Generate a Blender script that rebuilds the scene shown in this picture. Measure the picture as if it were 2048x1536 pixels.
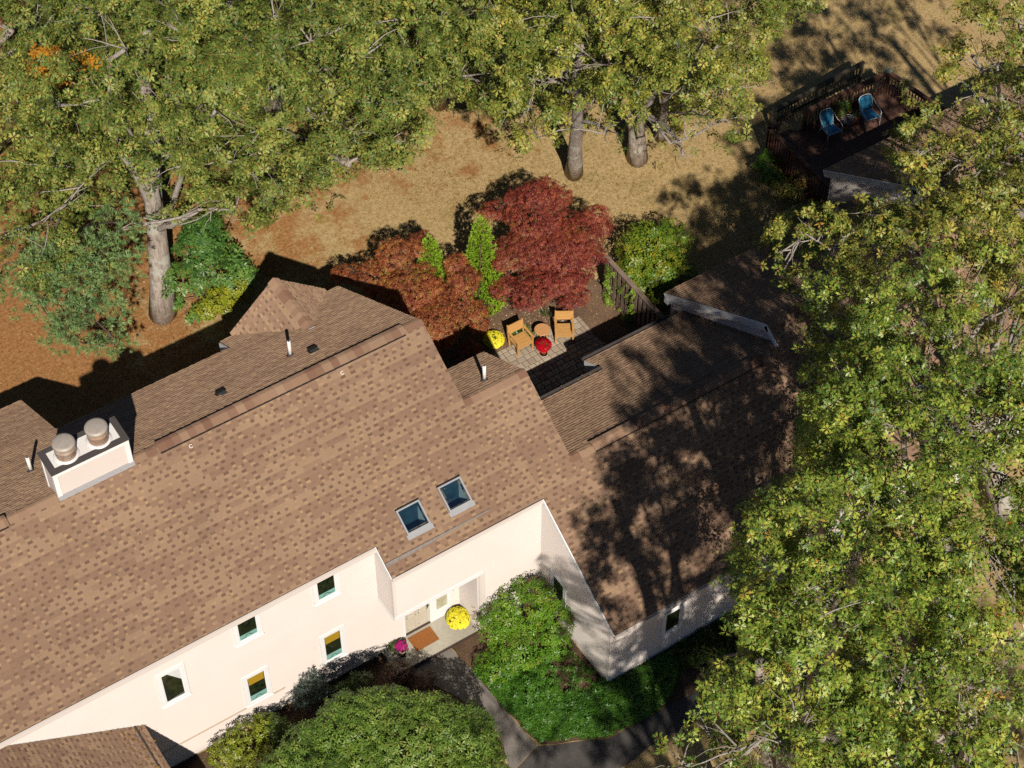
import bpy, math, random
import numpy as np
from mathutils import Vector, Matrix
rad = math.radians
for o in list(bpy.data.objects): bpy.data.objects.remove(o, do_unlink=True)
SC = bpy.context.scene
COL = SC.collection
rng = np.random.default_rng(7)
random.seed(7)

# ---------------------------------------------------------------- camera
CAM = np.array([-18.795, -23.952, 51.0])
PITCH, YAW, FPX = rad(50.91849), rad(57.02703), 4100.0
Dv = np.array([math.cos(YAW)*math.cos(PITCH), math.sin(YAW)*math.cos(PITCH), -math.sin(PITCH)])
Rv = np.cross(Dv, [0, 0, 1]); Rv /= np.linalg.norm(Rv)
Uv = np.cross(Rv, Dv)
cd = bpy.data.cameras.new("camera"); cam = bpy.data.objects.new("camera", cd); COL.objects.link(cam)
cd.sensor_width = 36.0; cd.lens = FPX/2048*36.0; cd.clip_start = 1.0; cd.clip_end = 2000.0
cam.matrix_world = Matrix(((Rv[0], Uv[0], -Dv[0], CAM[0]), (Rv[1], Uv[1], -Dv[1], CAM[1]), (Rv[2], Uv[2], -Dv[2], CAM[2]), (0, 0, 0, 1)))
SC.camera = cam
def at(px, py, z):
    """world point at height z that a survey of the aerial picture gives for a pixel"""
    v = Dv*FPX + Rv*(px-1024) - Uv*(py-768)
    return CAM + v*((z-CAM[2])/v[2])

# ---------------------------------------------------------------- light
SUNV = Vector((-0.43, -1.02, 1.0)).normalized()
W = bpy.data.worlds.new("World"); SC.world = W; W.use_nodes = True
wn = W.node_tree.nodes; wl = W.node_tree.links
sky = wn.new("ShaderNodeTexSky"); sky.sky_type = 'NISHITA'; sky.sun_disc = False
sky.sun_elevation = math.asin(SUNV.z); sky.sun_rotation = math.atan2(SUNV.x, SUNV.y)
sky.altitude = 1200; sky.air_density = 0.6; sky.dust_density = 0.0
wn["Background"].inputs[1].default_value = 0.05
wl.new(sky.outputs[0], wn["Background"].inputs[0])
sl = bpy.data.lights.new("sun", 'SUN'); sl.energy = 5.0; sl.angle = rad(0.53); sl.color = (1.0, 0.93, 0.83)
sun = bpy.data.objects.new("sun", sl); COL.objects.link(sun); sun.location = (0, 0, 60)
sun.rotation_euler = (-SUNV).to_track_quat('-Z', 'Y').to_euler()
SC.view_settings.view_transform = 'Standard'; SC.view_settings.look = 'None'
SC.view_settings.exposure = 0.0; SC.view_settings.gamma = 1.0
SC.render.engine = 'CYCLES'
SC.cycles.max_bounces = 5; SC.cycles.diffuse_bounces = 1; SC.cycles.glossy_bounces = 2
SC.cycles.transmission_bounces = 3; SC.cycles.transparent_max_bounces = 6
SC.cycles.use_denoising = False

# ---------------------------------------------------------------- materials
class NT:
    def __init__(s, name):
        s.m = bpy.data.materials.new(name); s.m.use_nodes = True
        s.t = s.m.node_tree; s.n = s.t.nodes; s.l = s.t.links
        s.b = s.n["Principled BSDF"]
    def new(s, k, **kw):
        x = s.n.new(k)
        for a, v in kw.items(): setattr(x, a, v)
        return x
    def link(s, a, b): s.l.new(a, b)
    def noise(s, scale, detail=4, rough=0.6, vec=None, dist=0.0):
        x = s.new("ShaderNodeTexNoise"); x.inputs['Scale'].default_value = scale
        x.inputs['Detail'].default_value = detail; x.inputs['Roughness'].default_value = rough
        x.inputs['Distortion'].default_value = dist
        s.link(vec or s.obj(), x.inputs['Vector']); return x.outputs['Fac']
    def obj(s):
        if not hasattr(s, 'tc'): s.tc = s.new("ShaderNodeTexCoord")
        return s.tc.outputs['Object']
    def ramp(s, fac, stops, interp='LINEAR'):
        r = s.new("ShaderNodeValToRGB"); r.color_ramp.interpolation = interp
        e = r.color_ramp.elements
        while len(e) < len(stops): e.new(0.5)
        for q, (p, c) in zip(e, stops):
            q.position = p; q.color = (c[0], c[1], c[2], 1) if not isinstance(c, float) else (c, c, c, 1)
        s.link(fac, r.inputs[0]); return r.outputs[0]
    def mix(s, fac, a, b, mode='MIX'):
        x = s.new("ShaderNodeMix", data_type='RGBA', blend_type=mode)
        for k, v in ((0, fac), (6, a), (7, b)):
            if isinstance(v, (tuple, list)): x.inputs[k].default_value = (*v[:3], 1)
            elif isinstance(v, (int, float)): x.inputs[k].default_value = v
            else: s.link(v, x.inputs[k])
        return x.outputs[2]
    def math(s, op, a, b=0.5):
        x = s.new("ShaderNodeMath", operation=op)
        for k, v in ((0, a), (1, b)):
            if isinstance(v, (int, float)): x.inputs[k].default_value = v
            else: s.link(v, x.inputs[k])
        return x.outputs[0]
    def attr(s, name):
        x = s.new("ShaderNodeAttribute"); x.attribute_name = name; return x.outputs['Fac']
    def bump(s, h, strength=0.3, dist=0.01):
        x = s.new("ShaderNodeBump"); x.inputs['Strength'].default_value = strength
        x.inputs['Distance'].default_value = dist; s.link(h, x.inputs['Height'])
        s.link(x.outputs[0], s.b.inputs['Normal'])
    def fin(s, col=None, rough=0.7, spec=0.3, metal=0.0):
        if col is not None:
            if isinstance(col, (tuple, list)): s.b.inputs['Base Color'].default_value = (*col[:3], 1)
            else: s.link(col, s.b.inputs['Base Color'])
        s.b.inputs['Roughness'].default_value = rough
        s.b.inputs['Specular IOR Level'].default_value = spec
        s.b.inputs['Metallic'].default_value = metal
        return s.m

def plain(name, c, rough=0.6, spec=0.3, var=0.12, scale=6.0, metal=0.0):
    t = NT(name)
    f = t.noise(scale, 5)
    a = tuple(x*(1-var) for x in c); b = tuple(min(1, x*(1+var)) for x in c)
    return t.fin(t.ramp(f, [(0.3, a), (0.7, b)]), rough, spec, metal)

def m_shingle(name, dark, mid, light, granule=0.25):
    t = NT(name)
    col = t.ramp(t.attr('tone'), [(0.0, dark), (0.35, mid[0]), (0.62, mid[1]), (1.0, light)])
    g = t.noise(170, 3, 0.8)
    col = t.mix(1.0, col, t.ramp(g, [(0.3, 1-granule), (0.7, 1+granule*0.6)]), 'MULTIPLY')
    big = t.noise(0.35, 4, 0.6)
    col = t.mix(1.0, col, t.ramp(big, [(0.3, 0.88), (0.7, 1.08)]), 'MULTIPLY')
    t.bump(g, 0.9, 0.008)
    t.b.inputs['Diffuse Roughness'].default_value = 1.0
    return t.fin(col, 0.9, 0.12)
M = {}
M['shingle'] = m_shingle('shingle', (0.185, 0.112, 0.078), ((0.300, 0.188, 0.126), (0.370, 0.245, 0.158)), (0.45, 0.30, 0.17))
M['cap'] = m_shingle('ridge_shingle', (0.22, 0.115, 0.078), ((0.27, 0.158, 0.106), (0.32, 0.20, 0.132)), (0.36, 0.235, 0.155))
M['slab'] = plain('roof_edge', (0.07, 0.045, 0.035), 0.8)
def m_siding(name, c):
    t = NT(name)
    f = t.noise(1.3, 5, 0.6)
    col = t.ramp(f, [(0.3, tuple(x*0.955 for x in c)), (0.7, c)])
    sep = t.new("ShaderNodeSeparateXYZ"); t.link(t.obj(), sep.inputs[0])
    wood = t.noise(60, 3, 0.7)
    col = t.mix(0.06, col, t.ramp(wood, [(0.3, (0.5, 0.42, 0.36)), (0.7, (0.9, 0.85, 0.8))]))
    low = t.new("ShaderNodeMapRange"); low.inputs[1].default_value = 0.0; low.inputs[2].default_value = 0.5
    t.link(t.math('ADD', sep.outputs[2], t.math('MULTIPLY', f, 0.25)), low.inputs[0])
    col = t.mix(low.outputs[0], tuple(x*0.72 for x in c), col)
    t.bump(wood, 0.15, 0.003)
    return t.fin(col, 0.55, 0.3)
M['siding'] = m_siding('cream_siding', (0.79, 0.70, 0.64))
M['trim'] = plain('white_trim', (0.90, 0.89, 0.88), 0.45, 0.4, 0.03)
M['belt'] = plain('belt_board', (0.66, 0.53, 0.42), 0.5, 0.3, 0.04)
M['soffit'] = plain('soffit_white', (0.72, 0.72, 0.72), 0.5, 0.3, 0.04)
M['door'] = plain('door_paint', (0.62, 0.55, 0.44), 0.4, 0.4, 0.03)
M['bronze'] = plain('bronze', (0.06, 0.04, 0.03), 0.4, 0.5, 0.1)
M['black'] = plain('black_plastic', (0.02, 0.021, 0.024), 0.45, 0.4, 0.2)
M['flash'] = plain('grey_flashing', (0.30, 0.29, 0.29), 0.45, 0.5, 0.1, 20)
M['lead'] = plain('dark_cap_metal', (0.075, 0.065, 0.062), 0.6, 0.4, 0.15, 15)
M['pvc'] = plain('white_pipe', (0.82, 0.78, 0.74), 0.4, 0.4, 0.06, 20)
M['skyframe'] = plain('skylight_frame', (0.34, 0.34, 0.35), 0.4, 0.5, 0.05)
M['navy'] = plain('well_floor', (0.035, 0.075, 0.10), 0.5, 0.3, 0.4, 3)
M['wellwall'] = plain('well_wall', (0.80, 0.84, 0.82), 0.6, 0.3, 0.03)
M['teal'] = plain('sill_reflection', (0.22, 0.45, 0.39), 0.5, 0.3, 0.06)
M['blind'] = plain('yellow_blind', (0.42, 0.26, 0.02), 0.6, 0.3, 0.15, 25)
M['concrete'] = None
M['diverter'] = plain('diverter', (0.22, 0.19, 0.17), 0.5, 0.4, 0.2, 10)
def m_glassdark():
    t = NT('window_glass')
    f = t.noise(5, 5, 0.7, dist=1.0)
    col = t.ramp(f, [(0.35, (0.006, 0.008, 0.006)), (0.55, (0.02, 0.028, 0.012)), (0.75, (0.05, 0.04, 0.02))])
    return t.fin(col, 0.06, 0.6)
M['glass'] = m_glassdark()
def m_clear():
    m = bpy.data.materials.new('skylight_glass'); m.use_nodes = True
    n = m.node_tree.nodes; l = m.node_tree.links; n.remove(n["Principled BSDF"])
    a = n.new("ShaderNodeBsdfTransparent"); a.inputs[0].default_value = (0.86, 0.95, 0.97, 1)
    g = n.new("ShaderNodeBsdfGlossy"); g.inputs[0].default_value = (0.8, 0.9, 1, 1); g.inputs['Roughness'].default_value = 0.03
    x = n.new("ShaderNodeMixShader"); x.inputs[0].default_value = 0.14
    l.new(a.outputs[0], x.inputs[1]); l.new(g.outputs[0], x.inputs[2]); l.new(x.outputs[0], n["Material Output"].inputs[0])
    return m
M['clear'] = m_clear()
def m_frost():
    t = NT('frosted_glass'); f = t.noise(9, 4)
    return t.fin(t.ramp(f, [(0.35, (0.42, 0.38, 0.26)), (0.65, (0.62, 0.60, 0.46))]), 0.25, 0.5)
M['frost'] = m_frost()
def m_concrete(name, a, b, sc=8):
    t = NT(name)
    f = t.noise(sc, 8, 0.75); g = t.noise(90, 2, 0.8); h = t.noise(0.9, 4, 0.6)
    col = t.ramp(f, [(0.3, a), (0.7, b)])
    col = t.mix(0.35, col, t.ramp(g, [(0.35, tuple(x*0.5 for x in a)), (0.65, tuple(min(1, x*1.35) for x in b))]))
    col = t.mix(1.0, col, t.ramp(h, [(0.3, 0.78), (0.7, 1.05)]), 'MULTIPLY')
    t.bump(g, 0.4, 0.004)
    return t.fin(col, 0.9, 0.15)
M['concrete'] = m_concrete('stoop_concrete', (0.40, 0.36, 0.28), (0.52, 0.48, 0.39))
M['path'] = m_concrete('path_asphalt', (0.075, 0.068, 0.064), (0.12, 0.11, 0.10))
M['pathc'] = m_concrete('path_worn', (0.20, 0.175, 0.155), (0.27, 0.24, 0.21))
def m_teak():
    t = NT('teak')
    mp = t.new("ShaderNodeMapping"); mp.inputs['Scale'].default_value = (3, 40, 40); t.link(t.obj(), mp.inputs[0])
    f = t.noise(1.5, 5, 0.6, vec=mp.outputs[0]); a = t.noise(12, 3)
    col = t.ramp(f, [(0.3, (0.44, 0.22, 0.065)), (0.7, (0.64, 0.36, 0.125))])
    return t.fin(col, 0.5, 0.3)
M['teak'] = m_teak()
M['teak2'] = plain('teak_table_top', (0.56, 0.29, 0.12), 0.5, 0.3, 0.12, 14)
def m_paver():
    t = NT('paver')
    col = t.ramp(t.attr('tone'), [(0.0, (0.30, 0.22, 0.16)), (0.5, (0.42, 0.34, 0.25)), (1.0, (0.52, 0.43, 0.33))])
    g = t.noise(60, 4, 0.8)
    col = t.mix(1.0, col, t.ramp(g, [(0.3, 0.72), (0.7, 1.12)]), 'MULTIPLY')
    t.bump(g, 0.5, 0.005)
    return t.fin(col, 0.9, 0.15)
M['paver'] = m_paver()
def m_wood(name, a, b, sc=(30, 2, 30)):
    t = NT(name)
    mp = t.new("ShaderNodeMapping"); mp.inputs['Scale'].default_value = sc; t.link(t.obj(), mp.inputs[0])
    f = t.noise(1.0, 6, 0.7, vec=mp.outputs[0])
    g = t.noise(3, 4)
    col = t.ramp(f, [(0.3, a), (0.7, b)])
    col = t.mix(1.0, col, t.ramp(g, [(0.3, 0.75), (0.7, 1.15)]), 'MULTIPLY')
    return t.fin(col, 0.75, 0.25)
M['fence'] = m_wood('weathered_fence', (0.17, 0.115, 0.085), (0.30, 0.22, 0.17), (30, 30, 3))
M['deck'] = m_wood('stained_deck', (0.10, 0.052, 0.036), (0.17, 0.088, 0.062), (2, 30, 30))
M['rail'] = m_wood('stained_rail', (0.085, 0.042, 0.028), (0.14, 0.070, 0.046), (3, 3, 3))
M['railgrey'] = m_wood('aged_rail', (0.07, 0.06, 0.04), (0.12, 0.10, 0.07), (3, 3, 3))
M['terracotta'] = plain('terracotta', (0.50, 0.13, 0.05), 0.7, 0.2, 0.15)
M['cream_pot'] = plain('pot_saucer', (0.5, 0.36, 0.24), 0.7, 0.2, 0.1)
M['mat'] = plain('coir_mat', (0.30, 0.115, 0.035), 0.95, 0.1, 0.35, 40)
M['brick'] = plain('pink_brick', (0.5, 0.26, 0.19), 0.9, 0.1, 0.15, 20)
M['bluestrap'] = plain('blue_vinyl', (0.03, 0.20, 0.36), 0.35, 0.5, 0.1)
M['whitetube'] = plain('white_tube', (0.60, 0.60, 0.60), 0.35, 0.5, 0.05)
M['greymetal'] = plain('wrought_grey', (0.22, 0.22, 0.24), 0.45, 0.5, 0.1)
M['flue'] = None
def m_flue():
    t = NT('weathered_flue')
    f = t.noise(7, 6, 0.7, dist=0.6)
    sep = t.new("ShaderNodeSeparateXYZ"); t.link(t.obj(), sep.inputs[0])
    col = t.ramp(f, [(0.3, (0.52, 0.44, 0.36)), (0.5, (0.42, 0.29, 0.21)), (0.66, (0.40, 0.19, 0.11))])
    return t.fin(col, 0.45, 0.5, 0.1)
M['flue'] = m_flue()
M['fluecap'] = plain('flue_cap', (0.46, 0.40, 0.34), 0.5, 0.4, 0.12, 9, 0.2)
def m_bark(name, a, b, lichen=0.0):
    t = NT(name)
    mp = t.new("ShaderNodeMapping"); mp.inputs['Scale'].default_value = (14, 14, 2.2); t.link(t.obj(), mp.inputs[0])
    f = t.noise(1.0, 7, 0.75, vec=mp.outputs[0], dist=0.5)
    col = t.ramp(f, [(0.32, a), (0.62, b)])
    if lichen:
        l = t.noise(2.2, 5, 0.6)
        col = t.mix(t.ramp(l, [(0.60-0.06*lichen, 0.0), (0.66-0.06*lichen, 1.0)]), col, (0.50, 0.47, 0.40))
    t.bump(f, 1.0, 0.05)
    return t.fin(col, 0.95, 0.1)
M['bark'] = m_bark('oak_bark', (0.20, 0.15, 0.12), (0.52, 0.44, 0.37), 1.3)
M['bark2'] = m_bark('dark_bark', (0.045, 0.035, 0.03), (0.16, 0.13, 0.11))
M['twig'] = m_bark('pale_branch', (0.26, 0.22, 0.19), (0.50, 0.44, 0.38))
M['stem'] = plain('stem', (0.12, 0.08, 0.05), 0.9, 0.1)

def m_leaf(name, stops, centre=None, cfade=(0.05, 0.4), trans=0.13, rough=0.42, spec=0.45, varscale=0.5, tcol=None):
    t = NT(name)
    col = t.ramp(t.attr('tone'), stops)
    if centre is not None:
        r = t.attr('rad')
        f = t.ramp(r, [(cfade[0], 1.0), (cfade[1], 0.0)])
        col = t.mix(f, col, centre)
    nz = t.noise(varscale, 3, 0.6)
    col = t.mix(1.0, col, t.ramp(nz, [(0.3, (0.80, 0.84, 0.85)), (0.7, (1.15, 1.08, 0.95))]), 'MULTIPLY')
    t.fin(col, rough, spec)
    tr = t.new("ShaderNodeBsdfTranslucent")
    t.link(t.mix(0.5, col, t.mix(1.0, col, (1.4, 1.5, 0.5), 'MULTIPLY')), tr.inputs[0])
    mx = t.new("ShaderNodeMixShader"); mx.inputs[0].default_value = trans
    t.link(t.b.outputs[0], mx.inputs[1]); t.link(tr.outputs[0], mx.inputs[2])
    t.link(mx.outputs[0], t.n["Material Output"].inputs[0])
    return t.m
M['oak'] = m_leaf('oak_leaf', [(0.0, (0.05, 0.095, 0.02)), (0.35, (0.13, 0.20, 0.04)), (0.65, (0.31, 0.36, 0.075)), (0.94, (0.46, 0.42, 0.11)), (1.0, (0.45, 0.20, 0.03))], (0.36, 0.19, 0.055), (0.03, 0.42), rough=0.5, spec=0.3)
M['oak2'] = m_leaf('oak_leaf_bright', [(0.0, (0.055, 0.12, 0.02)), (0.35, (0.15, 0.25, 0.035)), (0.65, (0.37, 0.47, 0.07)), (0.93, (0.60, 0.56, 0.10)), (1.0, (0.50, 0.20, 0.04))], (0.34, 0.19, 0.05), (0.02, 0.35), rough=0.4, spec=0.45)
M['oak3'] = m_leaf('oak_leaf_yellowing', [(0.0, (0.06, 0.115, 0.02)), (0.35, (0.17, 0.24, 0.04)), (0.65, (0.41, 0.42, 0.08)), (0.93, (0.60, 0.48, 0.10)), (1.0, (0.50, 0.22, 0.04))], (0.38, 0.21, 0.05), (0.04, 0.42), rough=0.45, spec=0.4)
M['green'] = m_leaf('green_leaf', [(0.0, (0.03, 0.09, 0.02)), (0.5, (0.09, 0.21, 0.04)), (1.0, (0.22, 0.34, 0.06))])
M['orange'] = m_leaf('orange_leaf', [(0.0, (0.35, 0.13, 0.02)), (0.5, (0.50, 0.22, 0.02)), (1.0, (0.45, 0.33, 0.05))])
M['pine'] = m_leaf('pine_needle', [(0.0, (0.09, 0.19, 0.07)), (0.5, (0.21, 0.34, 0.12)), (0.9, (0.34, 0.42, 0.14)), (1.0, (0.55, 0.36, 0.09))], (0.2, 0.12, 0.04), (0.0, 0.25), 0.15, 0.5)
M['maple'] = m_leaf('red_maple_leaf', [(0.0, (0.09, 0.018, 0.018)), (0.5, (0.30, 0.058, 0.044)), (0.85, (0.46, 0.13, 0.065)), (1.0, (0.25, 0.14, 0.03))], None, (0, 1), 0.3, 0.5, 0.35, 0.9)
M['maple2'] = m_leaf('bronze_maple_leaf', [(0.0, (0.09, 0.024, 0.016)), (0.45, (0.33, 0.085, 0.044)), (0.8, (0.48, 0.19, 0.06)), (1.0, (0.38, 0.27, 0.06))], None, (0, 1), 0.3, 0.5, 0.35, 0.9)
M['arbor'] = m_leaf('lime_arborvitae', [(0.0, (0.14, 0.26, 0.015)), (0.5, (0.31, 0.50, 0.03)), (1.0, (0.46, 0.62, 0.06))], None, (0, 1), 0.3, 0.6)
M['rhodo'] = m_leaf('glossy_shrub_leaf', [(0.0, (0.05, 0.11, 0.016)), (0.5, (0.16, 0.27, 0.04)), (0.85, (0.31, 0.38, 0.08)), (1.0, (0.30, 0.30, 0.09))], None, (0, 1), 0.22, 0.45, 0.4)
M['pieris'] = m_leaf('pieris_leaf', [(0.0, (0.05, 0.13, 0.012)), (0.5, (0.13, 0.29, 0.02)), (0.9, (0.24, 0.38, 0.03)), (1.0, (0.3, 0.3, 0.06))], None, (0, 1), 0.3, 0.4)
M['maroon'] = m_leaf('maroon_tip', [(0.0, (0.06, 0.018, 0.025)), (1.0, (0.14, 0.04, 0.045))])
M['cover'] = m_leaf('ground_cover_leaf', [(0.0, (0.03, 0.10, 0.012)), (0.5, (0.07, 0.19, 0.018)), (1.0, (0.13, 0.27, 0.03))])
M['yellowgreen'] = m_leaf('yellow_green_leaf', [(0.0, (0.12, 0.17, 0.015)), (0.5, (0.26, 0.30, 0.02)), (1.0, (0.42, 0.38, 0.03))])
M['fenceshrub'] = m_leaf('turning_shrub_leaf', [(0.0, (0.06, 0.16, 0.012)), (0.5, (0.18, 0.25, 0.02)), (0.85, (0.30, 0.27, 0.02)), (1.0, (0.42, 0.26, 0.02))])
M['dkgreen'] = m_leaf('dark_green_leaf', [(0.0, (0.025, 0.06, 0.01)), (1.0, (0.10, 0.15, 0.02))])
M['spruce'] = m_leaf('blue_green_needle', [(0.0, (0.05, 0.085, 0.07)), (1.0, (0.15, 0.20, 0.17))])
M['barberry'] = m_leaf('barberry_leaf', [(0.0, (0.03, 0.014, 0.008)), (0.6, (0.09, 0.038, 0.02)), (1.0, (0.14, 0.09, 0.03))])
M['lime'] = m_leaf('lime_leaf', [(0.0, (0.08, 0.20, 0.015)), (1.0, (0.30, 0.42, 0.05))])
M['tuft'] = m_leaf('grassy_leaf', [(0.0, (0.05, 0.12, 0.03)), (1.0, (0.14, 0.22, 0.06))])
M['yellowmum'] = m_leaf('yellow_petal', [(0.0, (0.75, 0.50, 0.005)), (0.3, (0.93, 0.78, 0.02)), (1.0, (0.97, 0.92, 0.12))], None, (0, 1), 0.15, 0.8, 0.1)
M['redmum'] = m_leaf('red_petal', [(0.0, (0.22, 0.0, 0.01)), (1.0, (0.62, 0.005, 0.02))], None, (0, 1), 0.15, 0.8, 0.1)
M['pinkmum'] = m_leaf('magenta_petal', [(0.0, (0.25, 0.005, 0.11)), (1.0, (0.65, 0.03, 0.30))], None, (0, 1), 0.15, 0.8, 0.1)
M['orangebloom'] = m_leaf('orange_petal', [(0.0, (0.5, 0.14, 0.01)), (1.0, (0.8, 0.30, 0.02))])
M['litter'] = m_leaf('fallen_leaf', [(0.0, (0.13, 0.045, 0.018)), (0.5, (0.30, 0.13, 0.045)), (0.85, (0.45, 0.25, 0.10)), (1.0, (0.62, 0.46, 0.28))], None, (0, 1), 0.0, 0.8, 0.1)
M['drygrass'] = m_leaf('dry_grass_blade', [(0.0, (0.20, 0.15, 0.035)), (0.5, (0.36, 0.25, 0.075)), (1.0, (0.46, 0.35, 0.13))], None, (0, 1), 0.15, 0.8, 0.1)

# ---------------------------------------------------------------- mesh helpers
class MB:
    def __init__(s): s.v = []; s.f = []; s.t = []; s.mi = []
    def face(s, pts, tone=0.5, mi=0):
        i = len(s.v); s.v.extend([tuple(p) for p in pts]); s.f.append(list(range(i, i+len(pts)))); s.t.append(tone); s.mi.append(mi)
    def solid(s, bot, top, tone=0.5, mi=0):
        n = len(bot); i = len(s.v); s.v.extend([tuple(p) for p in bot]); s.v.extend([tuple(p) for p in top])
        s.f.append(list(range(i+n-1, i-1, -1))); s.f.append(list(range(i+n, i+2*n)))
        for k in range(n):
            q = (k+1) % n; s.f.append([i+k, i+q, i+n+q, i+n+k])
        s.t += [tone]*(n+2); s.mi += [mi]*(n+2)
    def box(s, c0, c1, tone=0.5, mi=0):
        x0, y0, z0 = c0; x1, y1, z1 = c1
        s.solid([(x0, y0, z0), (x1, y0, z0), (x1, y1, z0), (x0, y1, z0)], [(x0, y0, z1), (x1, y0, z1), (x1, y1, z1), (x0, y1, z1)], tone, mi)
    def obox(s, O, X, Y, Z, a, b, tone=0.5, mi=0):
        O, X, Y, Z = map(np.asarray, (O, X, Y, Z)); P = lambda x, y, z: O+X*x+Y*y+Z*z
        s.solid([P(a[0], a[1], a[2]), P(b[0], a[1], a[2]), P(b[0], b[1], a[2]), P(a[0], b[1], a[2])],
                [P(a[0], a[1], b[2]), P(b[0], a[1], b[2]), P(b[0], b[1], b[2]), P(a[0], b[1], b[2])], tone, mi)
    def bar(s, p, q, w, h=None, tone=0.5, mi=0, up=(0, 0, 1)):
        p, q = np.asarray(p, float), np.asarray(q, float); h = h or w; d = q-p; L = np.linalg.norm(d); d = d/L
        up = np.asarray(up, float)
        if abs(d@up) > 0.99: up = np.array([1., 0, 0])
        x = np.cross(d, up); x /= np.linalg.norm(x); y = np.cross(x, d)
        s.obox(p, x, y, d, (-w/2, -h/2, 0), (w/2, h/2, L), tone, mi)
    def tube(s, pts, rs, n=8, tone=0.5, mi=0, jit=0.0):
        pts = [np.asarray(p, float) for p in pts]
        if not hasattr(rs, '__len__'): rs = [rs]*len(pts)
        rings = []; xp = None
        for k, p in enumerate(pts):
            d = (pts[min(k+1, len(pts)-1)]-pts[max(k-1, 0)]); d = d/(np.linalg.norm(d)+1e-9)
            if xp is None:
                a = np.array([1., 0, 0]) if abs(d[0]) < 0.8 else np.array([0, 1., 0]); xp = np.cross(d, a)
            xp = xp-d*(xp@d); xp /= np.linalg.norm(xp); y = np.cross(d, xp)
            i = len(s.v)
            for j in range(n):
                a = 2*math.pi*j/n; r = rs[k]*(1+jit*math.sin(3*a+k))
                s.v.append(tuple(p+xp*math.cos(a)*r+y*math.sin(a)*r))
            rings.append(i)
        for a, b in zip(rings, rings[1:]):
            for j in range(n):
                q = (j+1) % n; s.f.append([a+j, a+q, b+q, b+j]); s.t.append(tone); s.mi.append(mi)
        s.f.append([rings[0]+j for j in range(n)][::-1]); s.f.append([rings[-1]+j for j in range(n)])
        s.t += [tone]*2; s.mi += [mi]*2
    def lathe(s, c, prof, n=20, tone=0.5, mi=0):
        s.tube([(c[0], c[1], c[2]+z) for r, z in prof], [max(r, 1e-3) for r, z in prof], n, tone, mi)
    def build(s, name, mats, parent=None, smooth=False):
        me = bpy.data.meshes.new(name); me.from_pydata(s.v, [], s.f); me.update()
        if not isinstance(mats, (list, tuple)): mats = [mats]
        for m in mats: me.materials.append(m)
        a = me.attributes.new('tone', 'FLOAT', 'FACE'); a.data.foreach_set('value', np.array(s.t, np.float32))
        me.polygons.foreach_set('material_index', s.mi)
        if smooth: me.polygons.foreach_set('use_smooth', [True]*len(s.f))
        o = bpy.data.objects.new(name, me); COL.objects.link(o)
        if parent is not None:
            o.parent = parent
            o.matrix_parent_inverse = Matrix.Identity(4)
            if parent.type == 'EMPTY' or True:
                # keep world coordinates: geometry is given in world space
                off = parent_off(parent)
                if off != (0, 0, 0):
                    me.transform(Matrix.Translation((-off[0], -off[1], -off[2])))
        return o
def parent_off(p):
    x = y = z = 0.0
    while p is not None:
        x += p.location[0]; y += p.location[1]; z += p.location[2]; p = p.parent
    return (x, y, z)
def tag(o, label=None, cat=None, group=None, kind=None):
    if label: o['label'] = label
    if cat: o['category'] = cat
    if group: o['group'] = group
    if kind: o['kind'] = kind
    return o
def thing(name, loc, label, cat, group=None):
    o = bpy.data.objects.new(name, None); COL.objects.link(o); o.location = loc; o.empty_display_size = 0.3
    return tag(o, label, cat, group)
def copy_tree(o, parent=None):
    c = o.copy(); COL.objects.link(c)
    if parent is not None: c.parent = parent
    for ch in [x for x in bpy.data.objects if x.parent == o]: copy_tree(ch, c)
    return c

def clip(poly, a, b, c):
    """keep a*u+b*v<=c"""
    out = []
    for i in range(len(poly)):
        p, q = poly[i], poly[(i+1) % len(poly)]
        dp, dq = a*p[0]+b*p[1]-c, a*q[0]+b*q[1]-c
        if dp <= 0: out.append(p)
        if dp*dq < 0:
            t = dp/(dp-dq); out.append((p[0]+(q[0]-p[0])*t, p[1]+(q[1]-p[1])*t))
    return out
def edges(poly):
    A = sum(poly[i][0]*poly[(i+1) % len(poly)][1]-poly[(i+1) % len(poly)][0]*poly[i][1] for i in range(len(poly)))
    if A < 0: poly = poly[::-1]
    E = []
    for i in range(len(poly)):
        p, q = poly[i], poly[(i+1) % len(poly)]
        a, b = q[1]-p[1], -(q[0]-p[0]); L = math.hypot(a, b); a /= L; b /= L
        E.append((a, b, a*p[0]+b*p[1]))
    return E
def inside(E, p): return all(a*p[0]+b*p[1] <= c+1e-6 for a, b, c in E)

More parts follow.
